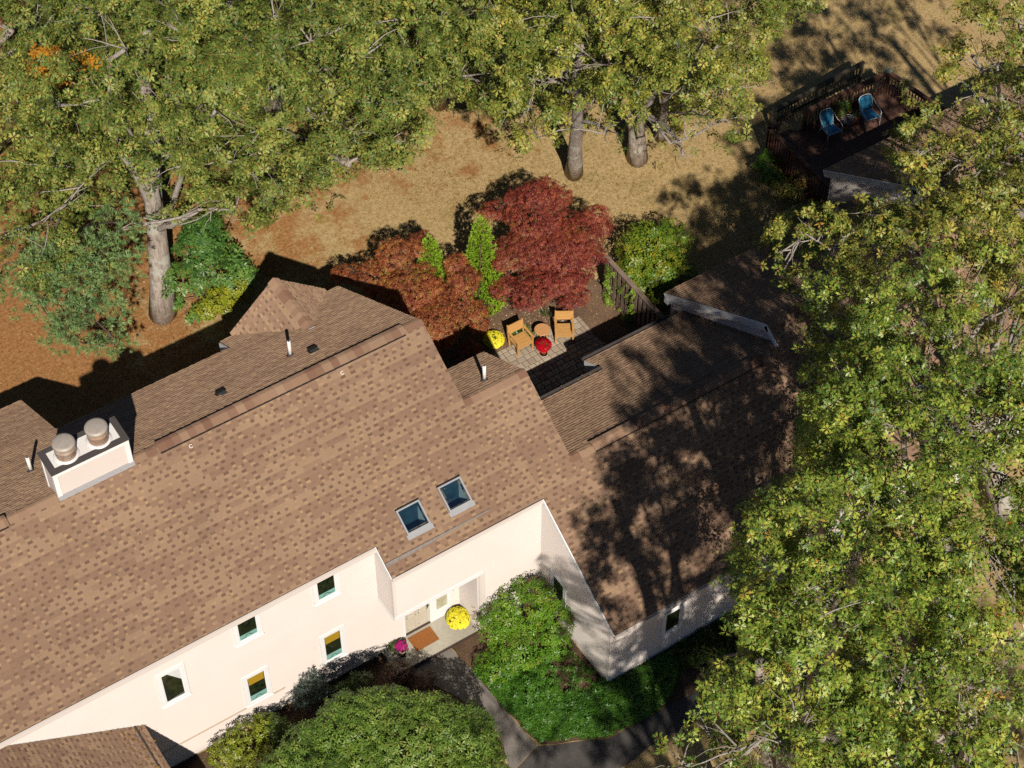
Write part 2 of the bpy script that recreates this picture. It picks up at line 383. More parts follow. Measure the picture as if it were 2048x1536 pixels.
def shingles(mb, O, U, V, polys, exp=0.157, hole=None, seed=0, tw=(0.09, 0.17), hh=(0.016, 0.008)):
    R = random.Random(seed)
    O, U, V = (np.asarray(x, float) for x in (O, U, V)); N = np.cross(U, V)
    us = [p[0] for P in polys for p in P]; vs = [p[1] for P in polys for p in P]
    ES = [edges(P) for P in polys]
    P3 = lambda u, v, h: O+U*u+V*v+N*h
    r = math.floor(min(vs)/exp)
    while r*exp < max(vs):
        v0, v1 = r*exp, (r+1)*exp; u = min(us)-R.random()*0.6; tooth = R.random() < .5
        base = R.uniform(0.38, 0.60); left = 0
        while u < max(us):
            if left <= 0: base = R.choice((0.36, 0.36, 0.45, 0.62, 0.62))+R.uniform(-.03, .03); left = R.uniform(0.5, 1.2)
            w = R.uniform(tw[0], tw[1]*1.35) if tooth else R.uniform(tw[0]*.75, tw[1]*0.9)
            u1 = u+w; left -= w
            hb = hh[0] if tooth else hh[1]; ht = 0.004
            vm = v0+(v1-v0)*0.5
            if tooth:
                tl = tu = base+R.uniform(-.02, .02)
            else:
                tl = R.uniform(.64, .92) if R.random() < .5 else base+.03; tu = R.uniform(0.0, .2) if R.random() < .85 else base-.06
            if hole and hole(0.5*(u+u1), vm): u = u1; tooth = not tooth; continue
            for (a, b, tn, ha, hbb) in ((v0, vm, tl, hb, hb*0.5+ht*0.5), (vm, v1, tu, hb*0.5+ht*0.5, ht)):
                rect = [(u, a), (u1, a), (u1, b), (u, b)]
                for E in ES:
                    if all(inside(E, p) for p in rect): pl = rect; full = True
                    else:
                        pl = rect; full = False
                        for e in E:
                            pl = clip(pl, *e)
                            if len(pl) < 3: break
                        if len(pl) < 3: continue
                    H = lambda v: ha+(hbb-ha)*(v-a)/(b-a)
                    mb.face([P3(p[0], p[1], H(p[1])) for p in pl], tn)
                    if full and a == v0:
                        mb.face([P3(u, v0, ht*0.5), P3(u1, v0, ht*0.5), P3(u1, v0, hb), P3(u, v0, hb)], tn-0.1)
                    if full and tooth:
                        mb.face([P3(u, a, 0), P3(u, a, ha), P3(u, b, hbb), P3(u, b, 0)], tn-0.1)
                        mb.face([P3(u1, a, ha), P3(u1, a, 0), P3(u1, b, 0), P3(u1, b, hbb)], tn-0.1)
            u = u1; tooth = not tooth
        r += 1
def slab(mb, O, U, V, poly, th=0.14, mi=1):
    O, U, V = (np.asarray(x, float) for x in (O, U, V)); N = np.cross(U, V)
    A = sum(poly[i][0]*poly[(i+1) % len(poly)][1]-poly[(i+1) % len(poly)][0]*poly[i][1] for i in range(len(poly)))
    if A < 0: poly = poly[::-1]
    mb.solid([O+U*p[0]+V*p[1]-N*th for p in poly], [O+U*p[0]+V*p[1] for p in poly], 0.3, mi)
def siding(name, parent, O, U, V, polys, mat=None, exp=0.105, thick=0.15):
    mb = MB(); O, U, V = (np.asarray(x, float) for x in (O, U, V)); N = np.cross(U, V)
    P3 = lambda u, v, h: O+U*u+V*v+N*h
    vs = [p[1] for P in polys for p in P]
    for P in polys:
        r = math.floor(min(p[1] for p in P)/exp)
        while r*exp < max(p[1] for p in P):
            v0, v1 = r*exp, (r+1)*exp
            pl = clip(clip(P, 0, 1, v1), 0, -1, -v0)
            if len(pl) >= 3:
                mb.face([P3(p[0], p[1], 0.003+0.027*(v1-p[1])/exp) for p in pl])
                bot = sorted([p for p in pl if abs(p[1]-v0) < 1e-5])
                if len(bot) >= 2: mb.face([P3(bot[0][0], v0, 0.003), P3(bot[-1][0], v0, 0.003), P3(bot[-1][0], v0, 0.030), P3(bot[0][0], v0, 0.030)])
            r += 1
        E = [p for p in P]
        A = sum(E[i][0]*E[(i+1) % len(E)][1]-E[(i+1) % len(E)][0]*E[i][1] for i in range(len(E)))
        if A < 0: E = E[::-1]
        mb.solid([P3(p[0], p[1], -thick) for p in E], [P3(p[0], p[1], 0) for p in E])
    return mb.build(name, mat or M['siding'], parent)

# ---------------------------------------------------------------- leaf meshes (numpy)
def rot_from_axis(axis, spin):
    """(n,3) unit axes -> (n,3,3) frames whose z is the axis, spun by spin"""
    a = axis; ref = np.where(np.abs(a[:, 2:3]) < 0.9, np.array([[0, 0, 1.0]]), np.array([[1.0, 0, 0]]))
    x = np.cross(ref, a); x /= np.linalg.norm(x, axis=1, keepdims=True); y = np.cross(a, x)
    c, s = np.cos(spin)[:, None], np.sin(spin)[:, None]
    X = x*c+y*s; Y = -x*s+y*c
    return np.stack([X, Y, a], axis=2)
def t_rosette(nl, L, W, droop=0.25, lobes=True, seed=0, tip=0.0):
    r = np.random.default_rng(seed); V = []; F = []; RD = []
    for k in range(nl):
        a = 2*math.pi*(k+r.uniform(-.3, .3))/nl; l = L*r.uniform(.75, 1.15); w = W*r.uniform(.85, 1.15)
        d = np.array([math.cos(a), math.sin(a), 0]); p = np.array([-d[1], d[0], 0]); z = np.array([0, 0, 1.])
        up = r.uniform(-.1, .5)
        def P(s, t, h=0): return d*s*l*math.cos(up*0.5)+p*t*w+z*(l*(math.sin(up)*s-droop*s*s)+h)
        i = len(V)
        V += [P(0.08, 0), P(0.55, -0.5, -0.01), P(1.0, 0), P(0.55, 0.5, -0.01)]; RD += [0, .55, 1, .55]; F.append([i, i+1, i+2, i+3])
        if lobes:
            i = len(V)
            V += [P(0.35, 0), P(0.62, -1.05, 0.005), P(0.50, 0, 0.004), P(0.62, 1.05, 0.005)]; RD += [.35, .8, .5, .8]; F.append([i, i+1, i+2, i+3])
            i = len(V)
            V += [P(0.62, 0), P(0.90, -0.75, 0.005), P(0.75, 0, 0.004), P(0.90, 0.75, 0.005)]; RD += [.6, .9, .7, .9]; F.append([i, i+1, i+2, i+3])
    return np.array(V), np.array(F), np.array(RD)
def t_needles(n, L, w, seed=0, spread=0.9):
    r = np.random.default_rng(seed); V = []; F = []; RD = []
    for k in range(n):
        a = r.uniform(0, 2*math.pi); e = r.uniform(0.1, spread)
        d = np.array([math.cos(a)*math.sin(e*1.5), math.sin(a)*math.sin(e*1.5), math.cos(e*1.5)]); p = np.cross(d, [0.3, 0.2, 1]); p /= np.linalg.norm(p)
        l = L*r.uniform(.7, 1.1); i = len(V)
        V += [d*0.02, d*l*.5-p*w*.5, d*l, d*l*.5+p*w*.5]; RD += [0, .5, 1, .5]; F.append([i, i+1, i+2, i+3])
    return np.array(V), np.array(F), np.array(RD)
def inst_mesh(name, mat, tmpl, pos, axis, size, tone, parent=None, jit=0.12):
    n = len(pos)
    if n == 0: return None
    nt = len(tmpl); which = rng.integers(0, nt, n)
    Vs = []; Fs = []; Ts = []; Rs = []; base = 0
    for k in range(nt):
        m = which == k; c = int(m.sum())
        if c == 0: continue
        V, F, RD = tmpl[k]; fr = rot_from_axis(axis[m], rng.uniform(0, 2*math.pi, c))
        P = np.einsum('nij,vj->nvi', fr, V)*size[m][:, None, None]+pos[m][:, None, :]
        Vs.append(P.reshape(-1, 3)); idx = F[None]+(np.arange(c)*len(V))[:, None, None]+base
        Fs.append(idx.reshape(-1, 4)); base += c*len(V)
        tt = tone[m][:, None]+rng.normal(0, jit, (c, len(F)))
        Ts.append(np.clip(tt, 0, 1).reshape(-1)); Rs.append(np.tile(RD, c))
    V = np.concatenate(Vs).astype(np.float32); F = np.concatenate(Fs).astype(np.int32); T = np.concatenate(Ts).astype(np.float32); RD = np.concatenate(Rs).astype(np.float32)
    off = parent_off(parent) if parent is not None else (0, 0, 0)
    V -= np.array(off, np.float32)
    me = bpy.data.meshes.new(name)
    me.vertices.add(len(V)); me.vertices.foreach_set('co', V.ravel())
    me.loops.add(F.size); me.loops.foreach_set('vertex_index', F.ravel())
    me.polygons.add(len(F)); me.polygons.foreach_set('loop_start', np.arange(0, F.size, 4, dtype=np.int32))
    me.update(calc_edges=True)
    a = me.attributes.new('tone', 'FLOAT', 'FACE'); a.data.foreach_set('value', T)
    a = me.attributes.new('rad', 'FLOAT', 'POINT'); a.data.foreach_set('value', RD)
    me.materials.append(mat)
    o = bpy.data.objects.new(name, me); COL.objects.link(o)
    if parent is not None: o.parent = parent
    return o
OAKT = [t_rosette(6, 0.21, 0.062, 0.3, True, s) for s in range(5)]
BROADT = [t_rosette(5, 0.13, 0.05, 0.2, False, 10+s) for s in range(4)]
SHRUBT = [t_rosette(6, 0.10, 0.034, 0.25, False, 20+s) for s in range(4)]
RHODT = [t_rosette(6, 0.14, 0.042, 0.35, False, 30+s) for s in range(4)]
SMALLT = [t_rosette(5, 0.065, 0.026, 0.2, False, 40+s) for s in range(4)]
MAPT = [t_rosette(7, 0.095, 0.030, 0.5, False, 50+s) for s in range(4)]
PINET = [t_needles(26, 0.20, 0.019, 60+s) for s in range(4)]
ARBT = [t_needles(7, 0.13, 0.03, 70+s, 0.5) for s in range(4)]
SPRT = [t_needles(14, 0.09, 0.010, 80+s, 0.7) for s in range(3)]
PETT = [t_rosette(7, 0.035, 0.018, 0.1, False, 90+s) for s in range(3)]
LITT = [t_rosette(1, 0.12, 0.05, 0.1, True, 95+s) for s in range(4)]
GRT = [t_needles(6, 0.10, 0.008, 100+s, 0.8) for s in range(3)]
HOSTT = [t_rosette(7, 0.30, 0.16, 0.5, False, 110+s) for s in range(3)]
TUFTT = [t_needles(30, 0.45, 0.02, 120, 0.6)]

_ns = rng.uniform(0, 50, (4, 3))
def lump(p, f=1.0):
    """cheap smooth 3-D noise in about [-1,1]"""
    s = 0
    for k in range(4):
        w = f*(0.7+0.55*k); q = p*w+_ns[k]
        s = s+np.sin(q[:, 0]+1.7*np.sin(q[:, 1]*0.8))*np.sin(q[:, 1]*1.1+1.3*np.sin(q[:, 2]))*np.sin(q[:, 2]*0.9+1.1*np.sin(q[:, 0]*0.7))/(1+0.4*k)
    return s/1.4
def shell_points(blobs, dens, inner=0.55, gap=0.35, gapf=1.4, low=-0.4, flat=None, rough=0.18, puff=0.0, pn=5.0):
    P = []; A = []; B = []
    for k, (c, r) in enumerate(blobs):
        r = np.asarray(r if hasattr(r, '__len__') else (r, r, r*0.75), float)
        n = int(dens*(r[0]*r[1]+r[0]*r[2]+r[1]*r[2])/3)
        d = rng.normal(size=(int(n*1.5), 3)); d /= np.linalg.norm(d, axis=1, keepdims=True)
        d = d[(d[:, 2] > low)][:n]
        q = 1-(1-inner)*rng.random(len(d))**2.2
        p = np.asarray(c)+d*r*q[:, None]
        p += d*r*(rough*lump(np.asarray(c)*3+d*4.0, 1.0))[:, None]
        if puff > 0 and len(p):
            m_ = max(3, int(pn*(r[0]*r[1]+r[0]*r[2]+r[1]*r[2])/3))
            pc = p[rng.integers(0, len(p), m_)]; w_ = rng.integers(0, m_, len(p))
            o_ = rng.normal(size=(len(p), 3))*puff*rng.uniform(.6, 1.3, m_)[w_][:, None]; o_[:, 2] *= 0.55
            p = pc[w_]+o_; p[:, 2] += (rng.uniform(-.5, .35, m_)[w_]); d = d*0.5+o_/(np.linalg.norm(o_, axis=1, keepdims=True)+1e-6)*0.7
        if gap > 0:
            keep = lump(p, gapf) > (-1+2*gap-0.75)
            p, d = p[keep], d[keep]
        P.append(p); A.append(d/r*r.mean()); B.append(np.full(len(p), k))
    P = np.concatenate(P); A = np.concatenate(A)
    return P, A, np.concatenate(B)
CLR = {'right': ([(-50, -50), (1900, -50), (1895, 60), (1850, 130), (1800, 190), (1772, 290), (1790, 350), (1835, 395), (1690, 405), (1560, 425), (1530, 470), (1500, 520), (1560, 575), (1625, 640), (1610, 700), (1595, 800), (1600, 900), (1580, 965), (1495, 1005), (1453, 1130), (1470, 1200), (1463, 1290), (1398, 1312), (1408, 1420), (1380, 1445), (1285, 1505), (1262, 1560), (-50, 1560)], 1.0),
       'left': ([(470, 480), (560, 430), (640, 400), (700, 345), (800, 325), (870, 275), (880, 190), (930, 190), (960, 240), (1010, 275), (1040, 315), (1090, 345), (1128, 335), (1132, 235), (1168, 235), (1172, 340), (1248, 330), (1255, 262), (1300, 262), (1302, 335), (1340, 350), (1450, 300), (1500, 250), (1545, 150), (1565, 75), (1610, 75), (1600, 720), (470, 720)], 0.97),
       'trunk': ([(278, 345), (330, 345), (352, 640), (290, 640), (240, 600), (265, 470), (230, 440), (240, 385)], 0.93)}
def in_view_poly(P, poly):
    q = P-CAM; z = q@Dv; x = 1024+FPX*(q@Rv)/z; y = 768-FPX*(q@Uv)/z; ins = np.zeros(len(P), bool)
    for i in range(len(poly)):
        (ax, ay), (bx, by) = poly[i], poly[(i+1) % len(poly)]
        ins ^= ((ay > y) != (by > y)) & (x < (bx-ax)*(y-ay)/(by-ay+1e-9)+ax)
    return ins
def foliage(name, mat, tmpl, blobs, dens, size=1.0, up=0.5, tone=(0.45, 0.22), parent=None, jit=0.12, axj=0.45, clear=(), **kw):
    P, A, B = shell_points(blobs, dens, **kw)
    if 'trunk' in clear:
        gx_, gy_ = P[:, 0]+.43*P[:, 2], P[:, 1]+1.02*P[:, 2]; bad = np.zeros(len(P), bool)
        for (tx, ty, w_) in ((10.75, 17.61, .75), (13.0, 16.95, .8), (-4.3, 19.56, .7)): bad |= (np.abs(gx_-tx-.43*1.5) < w_) & (gy_ > ty-.4) & (gy_ < ty+3.8)
        kp = ~bad | (rng.random(len(P)) > .85); P = P[kp]; A = A[kp]
    for c in clear:
        kp = ~in_view_poly(P+rng.normal(0, .12, P.shape), CLR[c][0]) | (rng.random(len(P)) > CLR[c][1]); P = P[kp]; A = A[kp]
    P[:, 2] = np.maximum(P[:, 2], 0.03)
    ax = A/np.linalg.norm(A, axis=1, keepdims=True)+np.array([0, 0, up])+rng.normal(0, axj, A.shape)
    ax /= np.linalg.norm(ax, axis=1, keepdims=True)
    t = tone[0]+tone[1]*lump(P, 0.6)*0.8+rng.normal(0, tone[1]*0.6, len(P))
    return inst_mesh(name, mat, tmpl, P, ax, size*rng.uniform(.75, 1.25, len(P)), t, parent, jit)
def limb(mb, p, q, r0, r1, n=6, bend=0.12, seg=5, R=random):
    p, q = np.asarray(p, float), np.asarray(q, float); L = np.linalg.norm(q-p); pts = [p]; 
    o = np.array([R.uniform(-1, 1), R.uniform(-1, 1), R.uniform(-.2, .8)])*bend*L
    for k in range(1, seg+1):
        t = k/seg; pts.append(p+(q-p)*t+o*math.sin(math.pi*t)+np.array([R.uniform(-1, 1), R.uniform(-1, 1), R.uniform(-1, 1)])*L*0.02)
    mb.tube(pts, [r0+(r1-r0)*k/seg for k in range(seg+1)], n, jit=0.05)
    return pts
def tree(name, label, base, r0, top, blobs, mat, tmpl, dens, cat='tree', group=None, bark='bark', leafname='crown', size=1.0, fork=0.55, subs=4, under=None, seed=0, extra=None, branchmat='twig', **kw):
    R = random.Random(seed)
    t = thing(name, (base[0], base[1], base[2] if len(base) > 2 else 0), label, cat, group)
    b = np.array([base[0], base[1], 0.0]); top = np.asarray(top, float)
    mb = MB(); n = 9; pts = []; rs = []
    for k in range(n+1):
        f = k/n; p = b+(top-b)*f; p[:2] += np.array([R.uniform(-1, 1), R.uniform(-1, 1)])*0.12*f
        pts.append(p); rs.append(r0*((1-f)*0.7+0.3)*(1+0.22*math.exp(-f*n*2.2)))
    pts[0] = b-np.array([0, 0, 0.15])
    mb.tube(pts, rs, 24, jit=0.06)
    mb.build('trunk', M[bark], t, True)
    bb = MB()
    order = sorted(blobs, key=lambda q: np.linalg.norm(np.asarray(q[0])-top)); done = []
    for (c, r) in order:
        c = np.asarray(c); rr = r if not hasattr(r, '__len__') else sum(r)/3
        hd = np.linalg.norm(c[:2]-b[:2]); cand = None
        for (dc, dw) in done:
            if np.linalg.norm(dc[:2]-b[:2]) < hd-0.3 and dc[2] < c[2]+1.5:
                dd = np.linalg.norm(dc-c)
                if cand is None or dd < cand[0]: cand = (dd, dc, dw)
        if len(done) >= 3 and cand is not None:
            p, w = cand[1], cand[2]*0.75
        else:
            f = max(0.15, min(0.95, fork*(0.7+0.6*R.random()), (c[2]-0.35*hd)/max(top[2], .1)))
            k = max(1, int(f*n)); p = pts[k]; w = rs[k]*R.uniform(.28, .42)
        w = max(w, 0.02); done.append((c, w*0.55))
        lp = limb(bb, p, c, w, max(0.018, w*0.5), 7, 0.12, 6, R)
        for j in range(subs):
            a = rng.normal(size=3); a /= np.linalg.norm(a); a[2] = abs(a[2])*0.7-0.1
            s = lp[R.randint(2, len(lp)-1)]; e = c+a*rr*R.uniform(0.5, 0.8)*np.array([1, 1, .7])
            sp = limb(bb, s, e, max(0.03, w*0.22), 0.008, 5, 0.12, 4, R)
            a2 = rng.normal(size=3)*0.3*rr; limb(bb, sp[R.randint(1, 3)], sp[-1]+a2*0.6, 0.012, 0.004, 4, 0.1, 3, R)
    bb.build('branches', M[branchmat], t, True)
    foliage(leafname, M[mat], tmpl, blobs, dens, size=size, parent=t, **kw)
    if under:
        k2 = dict(kw); k2.update(inner=.3, low=-.8, gap=.36)
        lb = []
        for c, r in blobs:
            dz_ = min(c[2]-1.5, under*R.uniform(.7, 1.2))
            lb.append(((c[0]+.43*dz_, c[1]+.95*dz_, c[2]-dz_), tuple(np.asarray(r if hasattr(r, '__len__') else (r, r, r*.75))*.95)))
        foliage('lower_crown', M[mat], tmpl, lb, dens*.5, size=size*1.1, parent=t, **k2)
    if extra: extra(t)
    return t

# ================================================================ GROUND
def m_ground():
    t = NT('lawn_ground')
    big = t.noise(0.16, 5, 0.6); mid = t.noise(0.8, 6, 0.7); fine = t.noise(9, 6, 0.8); vf = t.noise(55, 3, 0.8)
    dry = t.ramp(fine, [(0.25, (0.30, 0.20, 0.08)), (0.5, (0.53, 0.37, 0.17)), (0.72, (0.70, 0.53, 0.29))])
    dry = t.mix(t.ramp(mid, [(0.52, 0.0), (0.68, 0.6)]), dry, (0.27, 0.22, 0.07))
    lit = t.ramp(fine, [(0.25, (0.16, 0.055, 0.02)), (0.5, (0.42, 0.20, 0.075)), (0.78, (0.60, 0.36, 0.16))])
    sep = t.new("ShaderNodeSeparateXYZ"); t.link(t.obj(), sep.inputs[0])
    # leaf litter gathers towards the woods at the back left
    s = t.math('ADD', t.math('MULTIPLY', sep.outputs[0], -0.085), t.math('MULTIPLY', sep.outputs[1], 0.13))
    s = t.math('ADD', s, -2.05)
    s = t.math('ADD', s, t.math('MULTIPLY', t.math('SUBTRACT', big, 0.5), 2.6))
    s = t.math('ADD', s, t.math('MULTIPLY', t.math('SUBTRACT', mid, 0.5), 4.2))
    s = t.math('ADD', s, t.math('MULTIPLY', t.math('SUBTRACT', t.noise(2.6, 5, 0.75), 0.5), 2.0))
    col = t.mix(t.ramp(s, [(0.1, 0.0), (0.75, 1.0)]), dry, lit)
    col = t.mix(0.55, col, t.mix(1.0, col, t.ramp(vf, [(0.3, 0.35), (0.7, 1.6)]), 'MULTIPLY'))
    t.bump(t.math('ADD', fine, vf), 0.9, 0.03)
    return t.fin(col, 0.95, 0.08)
M['ground'] = m_ground()
mb = MB()
xs = [-300, -60, -30]+[-30+i*1.5 for i in range(1, 54)]+[90, 350]; ys = [-300, -60, -24]+[-24+i*1.5 for i in range(1, 60)]+[120, 350]
def gz(x, y):
    if not (-29 < x < 49 and 14.5 < y < 64): return 0.0
    return 0.05*math.sin(x*0.6+y*0.3)*min(1, (y-14.5)/4)
for i in range(len(xs)-1):
    for j in range(len(ys)-1):
        q = [(xs[i], ys[j]), (xs[i+1], ys[j]), (xs[i+1], ys[j+1]), (xs[i], ys[j+1])]
        mb.face([(x, y, gz(x, y)-0.01) for x, y in q])
tag(mb.build('ground', M['ground'], None, True), kind='structure')
def m_mulch(name, a, b, c):
    t = NT(name); f = t.noise(16, 6, 0.8); g = t.noise(1.2, 4, 0.6)
    col = t.ramp(f, [(0.28, a), (0.5, b), (0.75, c)])
    col = t.mix(1.0, col, t.ramp(g, [(0.3, 0.7), (0.7, 1.2)]), 'MULTIPLY')
    t.bump(f, 1.0, 0.03); return t.fin(col, 0.95, 0.08)
M['mulch'] = m_mulch('bark_mulch', (0.09, 0.052, 0.032), (0.19, 0.12, 0.075), (0.31, 0.215, 0.145))
M['mulchd'] = m_mulch('dark_mulch', (0.06, 0.036, 0.022), (0.14, 0.088, 0.055), (0.24, 0.16, 0.11))
def sheet(name, pts, z, mat, wob=0.0, n=8):
    P = []
    for i in range(len(pts)):
        p, q = np.array(pts[i], float), np.array(pts[(i+1) % len(pts)], float)
        for k in range(n):
            c = p+(q-p)*k/n; P.append((c[0]+wob*math.sin(7*c[1]+3*c[0]), c[1]+wob*math.cos(6*c[0]+2*c[1]), z))
    m = MB(); m.face(P); o = m.build(name, mat); return tag(o, kind='structure')
sheet('mulch_bed', [(1.4, 12.1), (7.1, 12.1), (7.2, 9), (9.6, 9), (9.4, 12.2), (8.3, 13.6), (6.5, 14.7), (4.5, 15.2), (2.4, 15.4), (0.4, 14.6), (-0.6, 13.0), (1.3, 10)], 0.0, M['mulch'], 0.12)
sheet('front_bed', [(-12.0, 4.4), (-12.0, 3.1), (-9.4, 0.8), (-7, -1.6), (-4.0, -1.4), (-3.5, 0.4), (-3.6, 1.6), (-4.3, 3.4), (-4.9, 3.5), (-4.9, 4.4)], -0.002, M['mulchd'], 0.08)
sheet('side_bed', [(-3.15, 3.55), (-2.98, 2.5), (-2.94, 1.1), (-2.7, -0.55), (-1.0, -1.45), (2.1, -1.55), (8, -1.5), (8, 0.05), (0, 0.05), (-0.02, 3.55)], -0.002, M['mulchd'], 0.04)
sheet('walkway', [(-2.75, -0.58), (-0.95, -1.46), (2.1, -1.56), (12, -1.5), (12, -2.35), (0.9, -2.34), (-0.1, -2.28), (-1.25, -2.42), (-3.2, -3.6), (-6.0, -6.5), (-7.0, -5.5), (-4.6, -2.2), (-3.9, -0.9)], 0.004, M['path'], 0.015)
sheet('entry_path', [(-4.6, 3.5), (-3.15, 3.5), (-2.98, 2.5), (-2.94, 1.1), (-2.78, -0.56), (-3.88, -0.88), (-3.46, 0.3), (-3.55, 1.3), (-3.95, 2.3)], 0.008, M['pathc'], 0.012)
sheet('driveway', [(-13.5, 3.4), (-10.9, 3.9), (-10.4, 3.2), (-10.6, 2.0), (-12, -3), (-16, -4)], 0.002, M['path'], 0.03)

# paver patio, one paver at a time inside one mesh
mb = MB(); pr = random.Random(3)
y = 6.6; row = 0
while y < 12.22:
    hgt = pr.choice((0.155, 0.2, 0.2, 0.24)); x = 1.35-pr.random()*0.2
    while x < 7.14:
        w = pr.choice((0.15, 0.2, 0.24, 0.28)); x1 = min(x+w, 7.16)
        lim = 12.22-0.03*(x-3)
        if x1-x > 0.06 and y+hgt < lim+0.05:
            g = 0.009; zz = 0.03+pr.uniform(-.002, .003); b = 0.012; tn = min(1, max(0, pr.gauss(0.55, 0.22)))
            o = [(x+g, y+g), (x1-g, y+g), (x1-g, y+hgt-g), (x+g, y+hgt-g)]
            i_ = [(x+g+b, y+g+b), (x1-g-b, y+g+b), (x1-g-b, y+hgt-g-b), (x+g+b, y+hgt-g-b)]
            mb.face([(*p, zz) for p in i_], tn)
            for k in range(4):
                q = (k+1) % 4
                mb.face([(*o[k], zz-0.01), (*o[q], zz-0.01), (*i_[q], zz), (*i_[k], zz)], tn)
                mb.face([(*o[k], 0), (*o[q], 0), (*o[q], zz-0.01), (*o[k], zz-0.01)], tn-0.2)
        x = x1
    y += hgt; row += 1
mb.box((1.3, 6.5, 0.0), (7.15, 12.15, 0.012), 0.0, 1)
tag(mb.build('paver_patio', [M['paver'], M['mulchd']]), kind='structure')

# ================================================================ TOWNHOUSE
S_, Z0 = 0.63, 2.88
CS = 1/math.hypot(1, S_); SN = S_*CS
UF, VF = (1, 0, 0), (0, CS, SN)         # front slope frame
OF = (0, 0, Z0)                         # plane point y=0
f_v = lambda y: y/CS
house = thing('townhouse', (-5, 4, 0), 'long cream sided townhouse row with brown shingle roofs and white chimney box', 'house')
YR, YS, YW, YW2 = 8.48, 6.33, 4.02, 4.68
# skylight openings on the front plane: (x0,x1,y0,y1)
SKY = [(-3.88, -3.24, 4.20, 4.74), (-2.54, -1.90, 4.22, 4.78)]
def hole(u, v):
    yy = v*CS
    return any(a+0.02 < u < b-0.02 and c+0.02 < yy < d-0.02 for a, b, c, d in SKY)
def rectF(x0, x1, y0, y1): return [(x0, f_v(y0)), (x1, f_v(y0)), (x1, f_v(y1)), (x0, f_v(y1))]
mb = MB()
shingles(mb, OF, UF, VF, [rectF(-24, -4.84, 4.28, YR), rectF(-4.84, -0.74, 3.47, YR), rectF(-0.74, 0.02, 3.47, YS)], hole=hole, seed=1)
ex = [(-24, -4.84, 4.28, YR), (-0.74, 0.02, 3.47, YS)]
cuts_x = [-4.84, SKY[0][0], SKY[0][1], SKY[1][0], SKY[1][1], -0.74]
for a, b in zip(cuts_x, cuts_x[1:]):
    sk = [s for s in SKY if abs(s[0]-a) < 1e-6 and abs(s[1]-b) < 1e-6]
    if sk: ex += [(a, b, 3.47, sk[0][2]), (a, b, sk[0][3], YR)]
    else: ex.append((a, b, 3.47, YR))
for e in ex: slab(mb, OF, UF, VF, rectF(*e), 0.12)
mb.build('roof', [M['shingle'], M['slab']], house)
mb = MB()
shingles(mb, OF, UF, VF, [rectF(0.02, 1.30, -0.14, YS), rectF(1.30, 8.63, -0.14, YW), rectF(8.63, 26, -0.14, YW2)], seed=2)
for e in ((0.02, 1.30, -0.14, YS), (1.30, 8.63, -0.14, YW), (8.63, 26, -0.14, YW2)): slab(mb, OF, UF, VF, rectF(*e), 0.12)
mb.build('roof', [M['shingle'], M['slab']], house)
# rear slopes: frame looks back (+y falls)
SB = 0.655; CB = 1/math.hypot(1, SB); SNB = SB*CB
def rear(x0, x1, yr, ye, seed, s=SB, name='roof'):
    c = 1/math.hypot(1, s); sn = s*c; zr = Z0+S_*yr
    O = (x1, ye, zr-s*(ye-yr)); U = (-1, 0, 0); V = (0, -c, sn); L = (ye-yr)/c
    poly = [(0, 0), (x1-x0, 0), (x1-x0, L), (0, L)]
    m = MB(); shingles(m, O, U, V, [poly], seed=seed, tw=(0.10, 0.22), hh=(0.028, 0.018)); slab(m, O, U, V, poly, 0.12)
    return m, O, U, V, L
m, *_ = rear(-24, -10.32, YR, 15.95, 11); m.build('roof', [M['shingle'], M['slab']], house)
m, *_ = rear(-10.32, -4.80, YR, 12.62, 12); m.build('roof', [M['shingle'], M['slab']], house)
m, *_ = rear(-4.80, -0.78, YR, 13.40, 13); m.build('roof', [M['shingle'], M['slab']], house)
m, *_ = rear(-0.76, 1.28, YS, 8.48, 14, 0.63); m.build('roof', [M['shingle'], M['slab']], house)
m, *_ = rear(1.26, 5.0, YW, 7.62, 15, 0.63); m.build('roof', [M['shingle'], M['slab']], house)
m, *_ = rear(5.0, 8.75, YW, 8.62, 16, 0.63); m.build('roof', [M['shingle'], M['slab']], house)
m, *_ = rear(8.63, 26, YW2, 9.45, 17, 0.66); m.build('roof', [M['shingle'], M['slab']], house)
# rear cross gable
gx, gz_, gy = -2.78, 6.36, 13.56; ex_, ez_ = 1.60, 4.94; sg = (gz_-ez_)/ex_
yv0 = 11.32; cg = 1/math.hypot(1, sg)
m = MB(); Lg = math.hypot(ex_, gz_-ez_); D = 0.05
O = (gx-ex_, gy, ez_+D); Vg = (cg, 0, sg*cg)
poly = [(0, 0), (0.28, 0), (gy-yv0, Lg), (0, Lg)]
shingles(m, O, (0, -1, 0), Vg, [poly], seed=21); slab(m, O, (0, -1, 0), Vg, poly, 0.06)
O = (gx+ex_, yv0, ez_+D); Vg2 = (-cg, 0, sg*cg)
poly = [(gy-yv0-0.28, 0), (gy-yv0, 0), (gy-yv0, Lg), (0, Lg)]
shingles(m, O, (0, 1, 0), Vg2, [poly], seed=22); slab(m, O, (0, 1, 0), Vg2, poly, 0.06)
m.build('gable_roof', [M['shingle'], M['slab']], house)
m = MB(); m.obox((gx, yv0-0.02, gz_+0.06), (1, 0, 0), (0, -.82, -.55), (0, -.55, .82), (-0.10, 0, 0), (0.10, 0.22, 0.02)); m.build('ridge_flashing', M['flash'], house)

